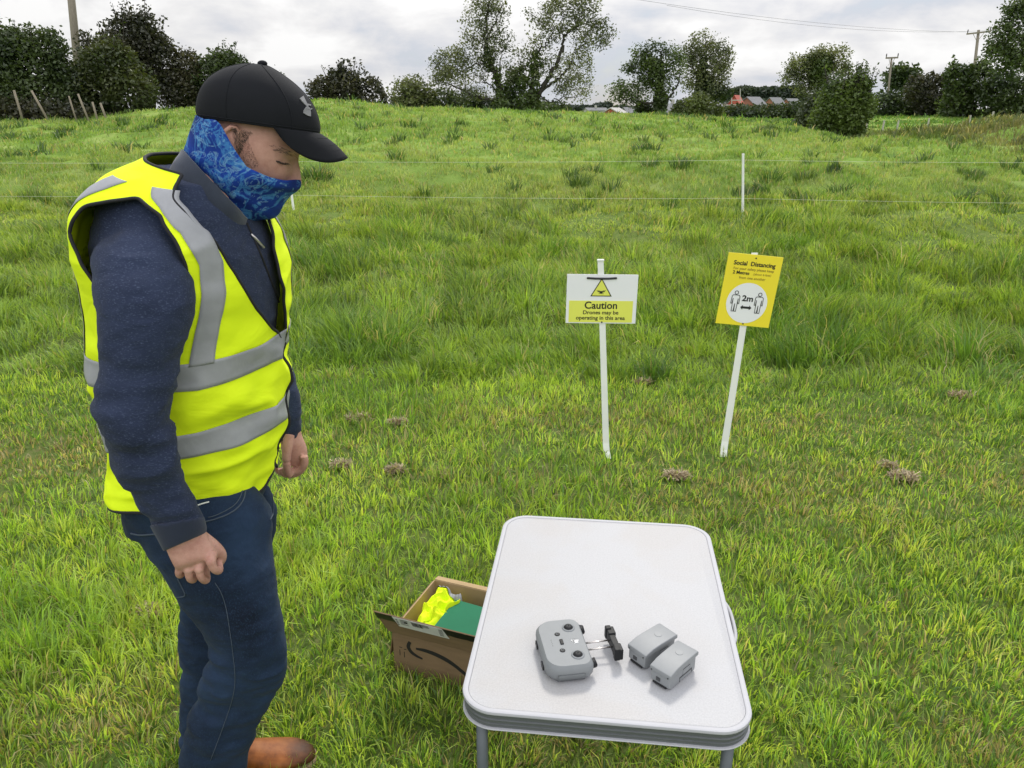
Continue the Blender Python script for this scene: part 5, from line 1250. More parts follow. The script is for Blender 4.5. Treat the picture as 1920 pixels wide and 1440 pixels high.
def tor_pt(th, t, off=0.0):
    """th: 0 front, +90 the side towards the camera, 180 back (radians); t in ring units"""
    k = np.clip(np.asarray(t, float) * 14, 0, len(TORd) - 1); i = np.minimum(k.astype(int), len(TORd) - 2); f = (k - i)[..., None]
    P = TORd[i] * (1 - f) + TORd[i + 1] * f
    z, cx, cy, af, ab, b_, tl, e = [P[..., q] for q in range(8)]
    c_, s_ = np.cos(th), np.sin(th)
    x = np.where(c_ > 0, af, ab) * se(c_, e); y = -b_ * se(s_, e)
    x = x + off * c_; y = y - off * s_
    zz_ = z - tl * x
    return np.stack([cx + x * FW.x + y * LT.x, cy + x * FW.y + y * LT.y, zz_], -1)
def t_of_z(z): return np.interp(z, [r[0] for r in TOR], np.arange(len(TOR)))

# ---- silhouettes read from the photo (uL,vL,uR,vR, distance, half depth)
ARM = [(250, 418, 306, 392, 1.47, .050), (205, 440, 318, 412, 1.43, .072), (170, 475, 338, 456, 1.39, .082), (166, 530, 367, 522, 1.35, .086), (178, 590, 366, 588, 1.32, .084), (180, 650, 350, 655, 1.30, .080),
       (179, 710, 333, 706, 1.285, .076), (173, 768, 325, 773, 1.275, .073), (187, 822, 328, 828, 1.27, .070), (214, 880, 345, 880, 1.275, .066), (249, 938, 369, 938, 1.285, .060), (278, 982, 382, 966, 1.29, .054), (290, 1004, 386, 982, 1.295, .050)]
CUFF = [(286, 996, 385, 976, 1.293, .052), (297, 1016, 388, 988, 1.297, .049), (306, 1034, 387, 999, 1.30, .045)]
LARM = [(370, 440, 480, 440, 1.80, .060), (385, 540, 500, 540, 1.85, .068), (415, 640, 525, 640, 1.88, .062), (450, 700, 548, 700, 1.885, .058), (492, 755, 561, 752, 1.88, .052), (515, 800, 562, 795, 1.875, .043), (520, 824, 561, 818, 1.87, .036)]
NECK = [(350, 310, 440, 420, 1.575, .066), (356, 270, 470, 400, 1.59, .064), (362, 228, 500, 340, 1.61, .062)]
RLEG = [(248, 900, 470, 900, 1.50, .085), (233, 955, 508, 952, 1.49, .110), (262, 1015, 510, 1028, 1.475, .108), (305, 1085, 519, 1090, 1.46, .102), (346, 1146, 529, 1160, 1.45, .096), (390, 1205, 536, 1225, 1.445, .088), (386, 1250, 532, 1276, 1.445, .084), (370, 1290, 508, 1325, 1.45, .080), (354, 1346, 483, 1370, 1.455, .076), (340, 1403, 466, 1412, 1.46, .072), (333, 1460, 458, 1462, 1.465, .068), (330, 1520, 452, 1524, 1.465, .066), (329, 1552, 450, 1556, 1.465, .067)]
LLEG = [(262, 915, 505, 910, 1.66, .090), (270, 980, 519, 965, 1.665, .100), (318, 1050, 508, 1035, 1.67, .098), (336, 1115, 500, 1100, 1.68, .090), (336, 1180, 492, 1180, 1.69, .082), (337, 1250, 486, 1250, 1.695, .076), (337, 1330, 478, 1332, 1.70, .072), (337, 1395, 473, 1396, 1.70, .068), (340, 1440, 473, 1430, 1.70, .066), (341, 1456, 473, 1444, 1.70, .067)]
def shrink(pairs, f, nd=40): return pair_rings(pairs, nd, scale=f)

person = None
# ------------------------------------------------------------------ head
HO = at(470, 272, 1.62)
HYAW = math.radians(7); HPIT = math.radians(21)
HM = Matrix.Translation(HO) @ Matrix.Rotation(HYAW, 4, 'Z') @ Matrix.Rotation(HPIT, 4, 'Y')
def head_local():
    nu, nv = 120, 96; V = []
    for i in range(nv + 1):
        a = math.pi * i / nv
        for j in range(nu): p = 2 * math.pi * j / nu; V.append((math.sin(a) * math.cos(p), math.sin(a) * math.sin(p), math.cos(a)))
    V = np.array(V); x, y, z = V.T
    X = np.where(x > 0, .094, .098) * se(x, .93); Y_ = .077 * y; Z = np.where(z > 0, .125, .118) * z
    low = np.clip(-Z / .118, 0, 1)
    Y_ *= 1 - .30 * low ** 1.7
    X = np.where(X < 0, X * (1 - .42 * low ** 1.2), X * (1 - .05 * low))
    X += .012 * low * (X > 0)
    fr = np.clip(X / .09, 0, 1)
    g_ = lambda a_, s_: np.exp(-(a_ / s_) ** 2)
    nz = np.interp(-Z, [-.012, .0, .030, .040, .047, .056], [0, .004, .019, .024, .016, 0])
    X += fr * nz * g_(Y_, np.interp(-Z, [0, .04], [.008, .0125]))
    X += fr * .008 * g_(np.abs(Y_) - .014, .007) * g_(Z + .042, .009)
    X += fr * .0060 * g_(Z - .020, .008) * g_(np.abs(Y_) - .028, .024)
    X -= fr * .0120 * g_(Z - .002, .013) * g_(np.abs(Y_) - .030, .017)
    X += fr * .0075 * g_(Z + .001, .0085) * g_(np.abs(Y_) - .031, .0125)
    X -= fr * .0030 * g_(Z + .007, .0018) * g_(np.abs(Y_) - .031, .014)
    X += fr * .0050 * g_(Z + .030, .018) * g_(np.abs(Y_) - .046, .02)
    X += fr * .0060 * g_(Z + .064, .004) * g_(Y_, .022) + fr * .0060 * g_(Z + .074, .0045) * g_(Y_, .018)
    X += fr * .0090 * g_(Z + .100, .012) * g_(Y_, .022)
    V = np.stack([X, Y_, Z], 1); F = []
    for i in range(nv):
        for j in range(nu): F.append((i * nu + j, i * nu + (j + 1) % nu, (i + 1) * nu + (j + 1) % nu, (i + 1) * nu + j))
    return V, F
def xf(M, V): V = np.asarray(V, float); A = np.array(M); return V @ A[:3, :3].T + A[:3, 3]
hV, hF = head_local()
parts = [(xf(HM, hV), hF)]
for s in (-1, 1):       # ears
    E_ = []
    rim = [(-.012, .030), (-.022, .028), (-.030, .016), (-.030, .000), (-.024, -.016), (-.014, -.030), (-.006, -.030), (-.004, -.014), (-.004, .006), (-.008, .024)]
    pts = [HM @ Vector((x - .007, s * (.0765 + .010 * (-x) / .03), z)) for x, z in rim]
    parts.append(tube_parts(pts + [pts[0]], .0046, 8))
    parts.append(ball(HM @ Vector((-.023, s * .076, 0)), .02, 8, (.75, .35, 1.2), HM))
parts.append(loft_pts(shrink(NECK, .90), 5))
# ------------------------------------------------------------------ hands
def finger(K, pts_off, rads): return tube_parts([Vector(p) for p in catmull(np.array([tuple(K + Vector(o)) for o in pts_off]), 4)], list(np.interp(np.linspace(0, 1, 4 * (len(pts_off) - 1) + 1), np.linspace(0, 1, len(rads)), rads)), 12)
HY = 1.30
def hp(u, v, dy=0.0): return at(u, v, HY + dy)
# right hand: back of the hand to the camera, fingers curled in towards the thigh
parts.append(loft_pts(pair_rings([(300, 1005, 378, 975, HY, .030), (311, 1030, 388, 1002, HY, .027), (318, 1046, 400, 1022, HY - .002, .024), (326, 1062, 408, 1040, HY - .004, .021), (332, 1070, 406, 1050, HY, .015)], 28, .9), 4))
for (ku, kv, tu, tv, r, back) in ((337, 1061, 336, 1081, .0084, .052), (354, 1067, 359, 1090, .0090, .056), (374, 1066, 383, 1091, .0092, .058), (396, 1052, 407, 1073, .0094, .056)):
    K = hp(ku, kv, -.010); Tp = hp(tu, tv, -.002); d = Tp - K
    parts.append(finger(K, [(0, .014, .012), (0, 0, 0), tuple(d * .55 + Vector((0, -.004, 0))), tuple(d + Vector((0, .006, 0))), tuple(d + Vector((-.004, .022, -.004))), tuple(d * .75 + Vector((-.010, .040, .004))), tuple(d * .45 + Vector((-.012, back * .85, .014)))], [r * 1.0, r * 1.02, r * .86, r * .90, r * .84, r * .76, r * .65]))
    parts.append(ball(K + Vector((0, -.002, 0)), r * 1.04, 8))
K = hp(372, 1012, .018)
parts.append(finger(K, [(0, 0, .01), (.020, .010, -.02), (.030, .020, -.045), (.022, .030, -.068), (.008, .036, -.080)], [.015, .0145, .012, .0105, .0085]))
# left hand beyond the body: thumb side showing, fingers loosely curled
HY2 = 1.87
parts.append(loft_pts(pair_rings([(520, 800, 562, 795, HY2, .026), (524, 822, 566, 815, HY2, .025), (527, 842, 575, 838, HY2, .030), (532, 862, 577, 862, HY2, .030), (540, 874, 574, 876, HY2, .024)], 28, .9), 4))
for k, (ku, kv, dy) in enumerate(((571, 868, -.030), (568, 874, -.010), (563, 876, .010), (556, 874, .028))):
    K = at(ku, kv, HY2 + dy); Tp = at(ku - 10 - k, kv + 18 - k, HY2 + dy); d = Tp - K; r = (.0096, .0098, .0094, .0085)[k]
    parts.append(finger(K, [(.0, 0, .02), (0, 0, 0), tuple(d * .6), tuple(d + Vector((-.012, 0, .002))), tuple(d + Vector((-.030, 0, .008))), tuple(d + Vector((-.036, 0, .022)))], [r * 1.1, r * 1.12, r, r * .95, r * .88, r * .7]))
K = at(541, 832, HY2 - .036)
parts.append(finger(K, [(0, .012, .02), (-.002, -.004, -.005), tuple(at(537, 862, HY2 - .050) - K), tuple(at(540, 884, HY2 - .046) - K), tuple(at(544, 893, HY2 - .040) - K)], [.015, .0135, .0115, .0105, .008]))
# hidden limbs and trunk inside the clothes, one continuous body
parts.append(loft_pts(shrink(ARM[1:], .72) + pair_rings([(312, 1026, 384, 1000, 1.30, .028)], 40), 4))
parts.append(loft_pts(shrink(LARM, .70) + pair_rings([(524, 826, 562, 820, 1.87, .024)], 40), 4))
thv = np.linspace(0, 2 * np.pi, 48, endpoint=False)
parts.append(loft_pts([tor_pt(thv, np.full(48, k), -.035 if k < 7 else -.05) for k in (1, 2, 3, 4, 5, 6, 7, 8)], 4))
parts.append(loft_pts(shrink(RLEG, .74) , 4)); parts.append(loft_pts(shrink(LLEG, .74), 4))
bme = remesh(parts, 0.0027, 2, .4)
person = link_mesh('person', bme, M_skin); person['label'] = 'man in yellow hi-vis vest, black cap and blue neck gaiter looking down'; person['category'] = 'person'
BV = None
def bvh(me): return BVHTree.FromPolygons([v.co for v in me.vertices], [tuple(p.vertices) for p in me.polygons])
HB = bvh(bme)
def cast(tree_, u, v, off=0.0):
    d = ray(u, v).normalized(); h = tree_.ray_cast(CAMP, d)
    if h[0] is None: return None, None
    n = h[1] if h[1].dot(d) < 0 else -h[1]
    return h[0] + n * off, n
# fingernails of the left thumb; eye slit, lashes, brow and sideburn as hair
def tuft(name, pts, L_, r, dirv, mat, parent, tree_=HB, jit=.35):
    mb = MB()
    for (u, v) in pts:
        p, n = cast(tree_, u, v)
        if p is None: continue
        d = (Vector(dirv) + Vector(RNG.normal(0, jit, 3)) + n * .25).normalized(); e = p + d * L_ * RNG.uniform(.6, 1.2)
        sd = d.cross(n).normalized() * r
        mb.add([p - n * .001 - sd, p - n * .001 + sd, e + n * .0008], [(0, 1, 2)])
    return mb.build(name, mat, parent)
def region(poly, n):
    out = []; xs = [p[0] for p in poly]; ys = [p[1] for p in poly]
    while len(out) < n:
        u, v = RNG.uniform(min(xs), max(xs)), RNG.uniform(min(ys), max(ys)); c_ = False; j = len(poly) - 1
        for i in range(len(poly)):
            if (poly[i][1] > v) != (poly[j][1] > v) and u < (poly[j][0] - poly[i][0]) * (v - poly[i][1]) / (poly[j][1] - poly[i][1]) + poly[i][0]: c_ = not c_
            j = i
        if c_: out.append((u, v))
    return out
tuft('sideburn', region([(434, 236), (474, 246), (466, 256), (456, 272), (449, 290), (443, 280), (438, 258)], 800), .007, .00028, (-.1, -.1, -1), M_hair, person)
tuft('stubble', region([(446, 280), (462, 256), (474, 280), (486, 310), (470, 314), (450, 300)], 420), .004, .00028, (.1, -.1, -1), M_hair, person)
tuft('eyebrow', region([(503, 272), (520, 272), (545, 284), (560, 292), (558, 297), (535, 290), (512, 282)], 90), .008, .0003, (.9, .2, -.3), M_hair, person, jit=.2)
tuft('eyelash', region([(517, 299), (528, 304), (541, 305), (541, 307), (528, 307), (516, 302)], 110), .006, .00045, (.75, -.1, -.6), M_hair, person, jit=.2)

# ------------------------------------------------------------------ sweater
sw = [loft_pts([tor_pt(thv, np.full(48, k), -.010 if k < 8.5 else -.016) for k in (1.0, 2, 3, 4, 5, 6, 7, 8, 8.7)], 5),
      loft_pts(pair_rings(ARM, 44, scale=.955), 6), loft_pts(pair_rings(LARM, 40), 5)]
# filled shoulder joint
sh_c = [at(320, 425, 1.51), at(282, 448, 1.44)]
sw.append(tube_parts(sh_c, [.085, .075], 20)); sw.append(ball(sh_c[0], .085, 12)); sw.append(ball(sh_c[1], .074, 12))
sme = remesh(sw, .0048, 9, .5)
def arm_mask(V): return np.clip((1.62 - V[:, 1]) / .1, 0, 1)
wrinkle(sme, .0150, (5, 5, 13), 201, mask=lambda V: .30 + .9 * np.exp(-((V[:, 2] - 1.16) / .15) ** 2) + .5 * np.exp(-((V[:, 2] - .95) / .06) ** 2)); wrinkle(sme, .0028, (14, 14, 26), 207)
sweater = link_mesh('sweater', sme, M_knit, person)
cme = remesh([loft_pts(pair_rings([(280, 985, 384, 968, 1.29, .052)] + CUFF, 44), 5)], .004, 3); link_mesh('cuff', cme, M_cuff, sweater)
lc = remesh([loft_pts(pair_rings([(512, 790, 563, 786, 1.877, .044), (519, 812, 563, 806, 1.873, .040), (521, 828, 562, 821, 1.87, .037)], 40), 5)], .004, 3); link_mesh('cuff', lc, M_cuff, sweater)
# stand-up collar and zip
colr = pair_rings([(316, 322, 440, 478, 1.572, .094), (325, 305, 455, 452, 1.575, .093), (336, 290, 463, 428, 1.578, .092), (343, 281, 462, 410, 1.58, .089)], 60)
cV, cF = loft_pts(colr, 5, cap=False); cm_ = mesh_np('collar', cV, faces=cF); wrinkle(cm_, .004, (9, 9, 22), 211)
collar = link_mesh('collar', cm_, M_coll, sweater); so = collar.modifiers.new('thick', 'SOLIDIFY'); so.thickness = .006; so.offset = 0
SB = bvh(sme); CB = bvh(cm_)

# ------------------------------------------------------------------ hi-vis vest
NT_, NH_ = 300, 190
thg = np.linspace(-np.pi, np.pi, NT_, endpoint=False)
t0_, t1_ = float(t_of_z(.915)), 9.35
tg = np.linspace(t0_, t1_, NH_)
TH, TT = np.meshgrid(thg, tg, indexing='ij')
def vest_off(TH, TT):
    z = np.interp(TT, np.arange(len(TOR)), [r[0] for r in TOR])
    P0 = tor_pt(TH, TT, 0.0).reshape(-1, 3)
    f = fbm(P0 * np.array([5.5, 5.5, 9.0]), 3, 301).reshape(TH.shape)
    rid = (1 - 2 * np.abs(f - .5) * 2.4)
    diag = fbm(np.stack([(P0[:, 0] * 3 + P0[:, 2] * 9), P0[:, 2] * 2, P0[:, 1] * 3], 1), 2, 311).reshape(TH.shape)
    lowm = np.clip((1.30 - z) / .1, .45, 1)
    off = .014 + .020 * (rid - .5) * lowm + .024 * (diag - .5) * lowm
    # the armhole of the near side stands away from the shoulder, most of all behind
    top = np.clip((z - 1.40) / .09, 0, 1) * np.clip((1.60 - z) / .05, 0, 1)
    off = off + top * (.018 * np.exp(-((TH - math.radians(119)) / .30) ** 2) + .010 * np.exp(-((TH - math.radians(46)) / .35) ** 2) + .03 * np.exp(-((TH + math.radians(100)) / .5) ** 2))
    off = off + .010 * np.exp(-((z - .93) / .05) ** 2)
    return off
def vest_pt(TH, TT, extra=0.0):
    P = tor_pt(TH, TT, vest_off(TH, TT) + extra)
    z = np.interp(TT, np.arange(len(TOR)), [r[0] for r in TOR])
    side = np.clip(np.sin(TH), 0, 1); hem = np.exp(-((z - .915) / .06) ** 2)
    P[..., 2] += hem * (.038 * side ** 2 - .004)
    return P
VZ = np.interp(TT, np.arange(len(TOR)), [r[0] for r in TOR])
thd = np.degrees(TH)
vn = np.interp(VZ, [1.235, 1.30, 1.38, 1.46, 1.505, 1.555, 1.60, 1.62], [-15, 4, 20, 30, 36, 50, 70, 79])
vf = np.interp(VZ, [1.235, 1.30, 1.38, 1.46, 1.505, 1.555, 1.60, 1.62], [15, 12, 5, 8, 16, 36, 62, 76])
cut = (thd < vn) & (thd > -vf) & (VZ > 1.235)
azk = [1.30, 1.32, 1.35, 1.40, 1.46, 1.50, 1.545, 1.568, 1.57]
cut |= (thd > np.interp(VZ, azk, [81, 68, 61, 57, 56, 58, 66, 84, 85])) & (thd < np.interp(VZ, azk, [81, 87, 92, 99, 111, 118, 112, 88, 85])) & (VZ > 1.30) & (VZ < 1.57)
cut |= ((thd + 88) / 32) ** 2 + ((VZ - 1.43) / .14) ** 2 < 1
rnd = np.abs(thd + 15) < np.interp(VZ, [.915, .935, .96, .99], [15, 8, 4, 0]); cut |= rnd & (VZ < .99)
vid = np.arange(NT_ * NH_).reshape(NT_, NH_)
qd = np.stack([vid, np.roll(vid, -1, 0)], -1)
ok = ~cut; qs = []
ok4 = ok[:, :-1] & ok[:, 1:] & np.roll(ok, -1, 0)[:, :-1] & np.roll(ok, -1, 0)[:, 1:]
I, J = np.nonzero(ok4); I2 = (I + 1) % NT_
Q = np.stack([vid[I, J], vid[I2, J], vid[I2, J + 1], vid[I, J + 1]], 1)
VP = vest_pt(TH, TT).reshape(-1, 3)
bm = bmesh.new(); vs = [bm.verts.new(p) for p in VP]
for q in Q: bm.faces.new([vs[i] for i in q])
bmesh.ops.delete(bm, geom=[v for v in bm.verts if not v.link_faces], context='VERTS')
# smooth the cut edges and keep the loops for the black binding
loops = []; be = set(e for e in bm.edges if e.is_boundary)
while be:
    e = be.pop(); lp = [e.verts[0], e.verts[1]]
    while True:
        nx_ = [f for f in lp[-1].link_edges if f in be]
        if not nx_: break
        be.discard(nx_[0]); lp.append(nx_[0].other_vert(lp[-1]))
    if len(lp) > 12: loops.append(lp[:-1] if lp[0] == lp[-1] else lp)
for _ in range(14):
    for lp in loops:
        P_ = [v.co.copy() for v in lp]; n = len(lp)
        for i in range(n): lp[i].co = P_[i] * .5 + (P_[i - 1] + P_[(i + 1) % n]) * .25
for _ in range(2): bmesh.ops.smooth_vert(bm, verts=[v for v in bm.verts if not v.is_boundary], factor=.4, use_axis_x=True, use_axis_y=True, use_axis_z=True)
bmesh.ops.recalc_face_normals(bm, faces=bm.faces)
LOOPS = [[v.co.copy() for v in lp] for lp in loops]
vme = bpy.data.meshes.new('vest'); bm.to_mesh(vme); bm.free()
vest = link_mesh('vest', vme, M_hivis, person); so = vest.modifiers.new('thick', 'SOLIDIFY'); so.thickness = .0016; so.offset = 0
for lp in LOOPS:
    mb = MB(); pp = lp[::2] if len(lp) > 30 else lp
    mb.tube(pp + [pp[0]], .0034, 7, cap=False); mb.build('binding', M_pipe, vest, smooth=True)
def band(name, th0, th1, tlo, thi, extra=.0028, n=150, k=8, mat=M_refl):
    a = np.radians(np.linspace(th0, th1, n)); f = np.linspace(0, 1, k)
    A = np.repeat(a[:, None], k, 1)
    lo = tlo(np.degrees(a)) if callable(tlo) else np.full(n, tlo); hi = thi(np.degrees(a)) if callable(thi) else np.full(n, thi)
    T_ = lo[:, None] * (1 - f)[None] + hi[:, None] * f[None]
    P = vest_pt(A, T_, extra).reshape(-1, 3); ii = np.arange(n * k).reshape(n, k)
    o = link_mesh(name, mesh_np(name, P, np.stack([ii[:-1, :-1], ii[1:, :-1], ii[1:, 1:], ii[:-1, 1:]], -1).reshape(-1, 4)), mat, vest); so = o.modifiers.new('thick', 'SOLIDIFY'); so.thickness = .001; so.offset = 1 if False else 0; return o
tz_ = lambda z: float(t_of_z(z))
band('reflective_band', -13, 342, tz_(1.075), tz_(1.127))
band('reflective_band', -13, 342, tz_(1.215), tz_(1.268))
def strap(name, thc, tlo, thi, w, mat=M_refl):
    tt = np.linspace(tlo, thi, 90); k = 7; f = np.linspace(-1, 1, k)
    zc = np.interp(tt, np.arange(len(TOR)), [r[0] for r in TOR]); br = np.interp(zc, [r[0] for r in TOR], [(r[3] + r[5]) / 2 for r in TOR])
    A = np.radians(thc(zc))[:, None] + f[None] * (w / 2 / br)[:, None]
    P = vest_pt(A, np.repeat(tt[:, None], k, 1), .0034).reshape(-1, 3); ii = np.arange(90 * k).reshape(90, k)
    return link_mesh(name, mesh_np(name, P, np.stack([ii[:-1, :-1], ii[1:, :-1], ii[1:, 1:], ii[:-1, 1:]], -1).reshape(-1, 4)), mat, vest)
fr_ = lambda s: (lambda z: s * np.interp(z, [1.25, 1.33, 1.40, 1.46, 1.52, 1.56, 1.59], [53, 49, 43, 41, 46, 58, 73]))
bk_ = lambda s: (lambda z: s * np.interp(z, [1.25, 1.40, 1.47, 1.52, 1.56, 1.60], [146, 146, 144, 138, 126, 110]))
for s in (1, -1):
    for fn in (fr_(s), bk_(s)):
        o = strap('reflective_strap', fn, tz_(1.262), tz_(1.588), .046); so = o.modifiers.new('thick', 'SOLIDIFY'); so.thickness = .001; so.offset = 0
# front fastening: black tape down the middle
tt = np.linspace(tz_(.985), tz_(1.236), 40); mb = MB(); mb.tube([Vector(p) for p in vest_pt(np.zeros(40) - .265, tt, .003)], .0042, 7); mb.build('front_tape', M_pipe, vest, smooth=True)

# ------------------------------------------------------------------ jeans
jn = [loft_pts(pair_rings(RLEG, 48), 5), loft_pts(pair_rings(LLEG, 48), 5), loft_pts([tor_pt(thv, np.full(48, k), -.002) for k in (.55, .8, 1.1, 1.45)], 5)]
jme = remesh(jn, .0050, 6, .5)
kneez = .45
wrinkle(jme, .0120, (5, 5, 12), 221, mask=lambda V: .35 + .65 * np.exp(-((V[:, 2] - .42) / .16) ** 2) + .5 * np.exp(-((V[:, 2] - .12) / .10) ** 2)); wrinkle(jme, .0030, (13, 13, 22), 223)
jeans = link_mesh('jeans', jme, M_denim, person); JB = bvh(jme)
def seam(name, pts, r, mat, parent, tr, off=.0008, sub=6):
    P = [cast(tr, u, v, off)[0] for u, v in catmull(np.array(pts, float), sub)]; P = [p for p in P if p is not None]
    if len(P) < 3: return None
    mb = MB(); mb.tube(P, r, 5); return mb.build(name, mat, parent, smooth=True)
seam('side_seam', [(403, 1092), (415, 1112), (424, 1140), (430, 1175), (437, 1225), (441, 1270), (437, 1305), (425, 1345), (410, 1385), (395, 1425)], .0009, M_thread, jeans, JB)
seam('pocket_edge', [(384, 978), (400, 974), (425, 965), (445, 952), (456, 936), (460, 920)], .0018, M_thread, jeans, JB)
seam('pocket_edge', [(390, 970), (402, 967), (422, 958), (440, 946), (450, 932), (454, 920)], .0011, M_thread, jeans, JB)
seam('pocket_edge', [(246, 1000), (262, 1003), (282, 1002), (300, 1000)], .0022, M_thread, jeans, JB)
seam('pocket_edge', [(333, 1084), (340, 1098), (347, 1116), (332, 1120)], .0013, M_thread, jeans, JB)
seam('pocket_edge', [(505, 905), (511, 935), (512, 960), (506, 975)], .0016, M_thread, jeans, JB)
seam('drawcord', [(368, 948), (380, 944), (392, 941)], .0016, M_white, jeans, JB)
# ------------------------------------------------------------------ boots
def boot(name, heel, toe, rot=0.0):
    d = Vector((toe[0] - heel[0], toe[1] - heel[1], 0)); L_ = d.length; rz = math.atan2(d.y, d.x); o = empty(name, (heel[0], heel[1], heel[2]), rz, person)
    prof = [  # x, half width, top z, width power
        (-.002, .020, .070), (.02, .036, .100), (.06, .040, .125), (.10, .042, .120), (.135, .045, .092), (.17, .050, .078), (.21, .053, .068), (.25, .050, .060), (.28, .040, .051), (.300, .024, .040), (.308, .008, .028)]
    sc_ = L_ / .308; rings = []; n = 28; th = np.linspace(0, 2 * np.pi, n, endpoint=False)
    for x, w, h in prof:
        c_, s_ = np.cos(th), np.sin(th); z0 = .018; zc = (h + z0) / 2; hz = (h - z0) / 2
        zz_ = zc + hz * se(s_, .8); yy = w * se(c_, .75) * np.where(s_ > 0, 1 - .28 * s_ ** 2, 1)
        rings.append(np.stack([np.full(n, x * sc_), yy, zz_], 1))
    V, F = loft_pts(rings, 5); up_ = link_mesh('upper', mesh_np('upper', V, faces=F), M_boot, o)
    sh = [loft_pts([np.stack([.055 * sc_ + .040 * np.cos(th), .038 * np.sin(th), np.full(n, z)], 1) for z in (.08, .115, .15, .175)], 4)]
    link_mesh('shaft', mesh_np('shaft', *[sh[0][0]], faces=sh[0][1]), M_boot, o)
    sl = []
    for z, g_ in ((-.004, -.001), (.003, .003), (.016, .004), (.020, .001)):
        side = [(x * sc_ + (g_ if x > .25 else 0), w * .98 + g_) for x, w, h in prof]
        pl = catmull(np.array(side), 3); sl.append(np.concatenate([np.stack([pl[:, 0], pl[:, 1], np.full(len(pl), z)], 1), np.stack([pl[::-1, 0], -pl[::-1, 1], np.full(len(pl), z)], 1)]))
    V, F = loft_pts(sl, 1); link_mesh('sole', mesh_np('sole', V, faces=F), M_sole, o); return o
tp_ = onz(592, 1420, .015); hp_ = Vector((tp_.x - .292, tp_.y - .055, 0.004)); boot('boot', (hp_.x, hp_.y, .004), (tp_.x, tp_.y))
ra = at(392, 1520, 1.465); boot('boot', (ra.x - .075, ra.y - .01, .004), (ra.x + .225, ra.y - .03))
# lengthen the near trouser leg to the boot: it ends just above the ground below the frame

# ------------------------------------------------------------------ neck gaiter
def gait_rings():
    R = []
    th = np.linspace(0, 2 * np.pi, 72, endpoint=False)
    spec = [  # uL,vL,uR,vR, half depth, egg, sag of the sides (m, downwards)
        (368, 216, 563, 337, .0865, .16, 1.0), (366, 222, 564, 343, .0875, .17, 1.0), (357, 246, 561, 355, .0885, .16, .7), (351, 264, 547, 366, .0888, .14, .4), (346, 282, 533, 382, .0880, .12, .15),
        (346, 296, 524, 398, .0865, .10, 0), (362, 316, 506, 410, .083, .06, 0), (380, 340, 480, 416, .074, .0, 0), (396, 372, 460, 428, .066, .0, 0)]
    for (uL, vL, uR, vR, hb, egg, sag) in spec:
        r = pair_rings([(uL, vL, uR, vR, 1.612, hb)], 72, .95, egg)[0]; sg_ = np.sin(th) ** 2
        fwd = np.clip(np.cos(th) * .5 + .5, 0, 1)
        r[:, 2] -= sag * np.interp(fwd, [0, .1, .2, .24, .27, .35, .46, .66, .81, .93, 1], [0, -2, -13, -13, -6, 18, 38, 31, 20, 6, 0]) / 943.0
        R.append(r)
    return R
gV, gF = loft_pts(gait_rings(), 6, cap=False); gme_ = mesh_np('neck_gaiter', gV, faces=gF)
wrinkle(gme_, .0050, (10, 8, 24), 231, mask=lambda V: np.clip((1.675 - V[:, 2]) / .05, .15, 1)); 
gaiter = link_mesh('neck_gaiter', gme_, M_gait, person); so = gaiter.modifiers.new('thick', 'SOLIDIFY'); so.thickness = .0025; so.offset = 0
# ------------------------------------------------------------------ cap
CAPP = [(371, 220, 598, 252, 1.62, .0905), (367, 206, 600, 238, 1.62, .0925), (369, 186, 594, 212, 1.62, .0920), (377, 164, 580, 186, 1.62, .0870), (393, 144, 556, 160, 1.62, .0760), (420, 128, 527, 138, 1.62, .0560), (452, 120, 505, 125, 1.62, .0300), (474, 119, 492, 120.5, 1.62, .0100)]
cr = pair_rings(CAPP, 96, .97)
cV, cF = loft_pts(cr, 7, cap=False); nR = (len(CAPP) - 1) * 7 + 1
# pressed panel seams
cc_ = cV.reshape(nR, 96, 3); 
cF += [tuple((nR - 1) * 96 + j for j in range(96))]
cm2 = mesh_np('cap', cc_.reshape(-1, 3), faces=cF); cap = link_mesh('cap', cm2, M_cap, person); so = cap.modifiers.new('thick', 'SOLIDIFY'); so.thickness = .003; so.offset = -1
for j in (0, 16, 32, 48, 64, 80):
    mb = MB(); P = [Vector(cc_[i, j]) for i in range(0, nR, 2)]; mb.tube(P, .0011, 5); mb.build('panel_seam', M_cap, cap, smooth=True)
mb = MB(); P = [Vector(cc_[3, j]) for j in range(0, 96, 2)]; mb.tube(P + [P[0]], .0011, 5, cap=False); mb.build('band_stitching', M_cap, cap, smooth=True)
mb = MB(); tpb = at(492, 119, 1.62); V_, F_ = ball(tpb, .0095, 10, (1, 1, .62)); mb.add(V_, F_); mb.build('cap_button', M_cap, cap, smooth=True)
# peak
band0 = np.array(cr[0]); nB = 96; rows = []
fwd_dir = (at(652, 296, 1.62) - at(598, 250, 1.62)); 
up_h = (HM.to_3x3() @ Vector((0, 0, 1))); lt_h = (HM.to_3x3() @ Vector((0, 1, 0)))
angs = np.radians(np.linspace(-78, 78, 61)); PK = []
for a in angs:
    j = (a / (2 * np.pi) * nB) % nB; j0 = int(j); f = j - j0; b0 = Vector(band0[j0] * (1 - f) + band0[(j0 + 1) % nB] * f)
    ext = max(0.0, math.cos(a / math.radians(78) * math.pi / 2)) ** .5
    lat = Vector(b0 - Vector(band0.mean(0))); side = lt_h * lat.dot(lt_h)
    row = []
    for q in np.linspace(0, 1, 12):
        L_ = ext * q
        p = b0 + fwd_dir * L_ * 1.0 - side * .06 * q
        drop = .056 * (math.sin(a) ** 2) * q ** 1.1 * ext + .004 * math.sin(q * math.pi) * -1 * ext
        p -= up_h * drop; row.append(p + up_h * .001)
    PK.append(row)
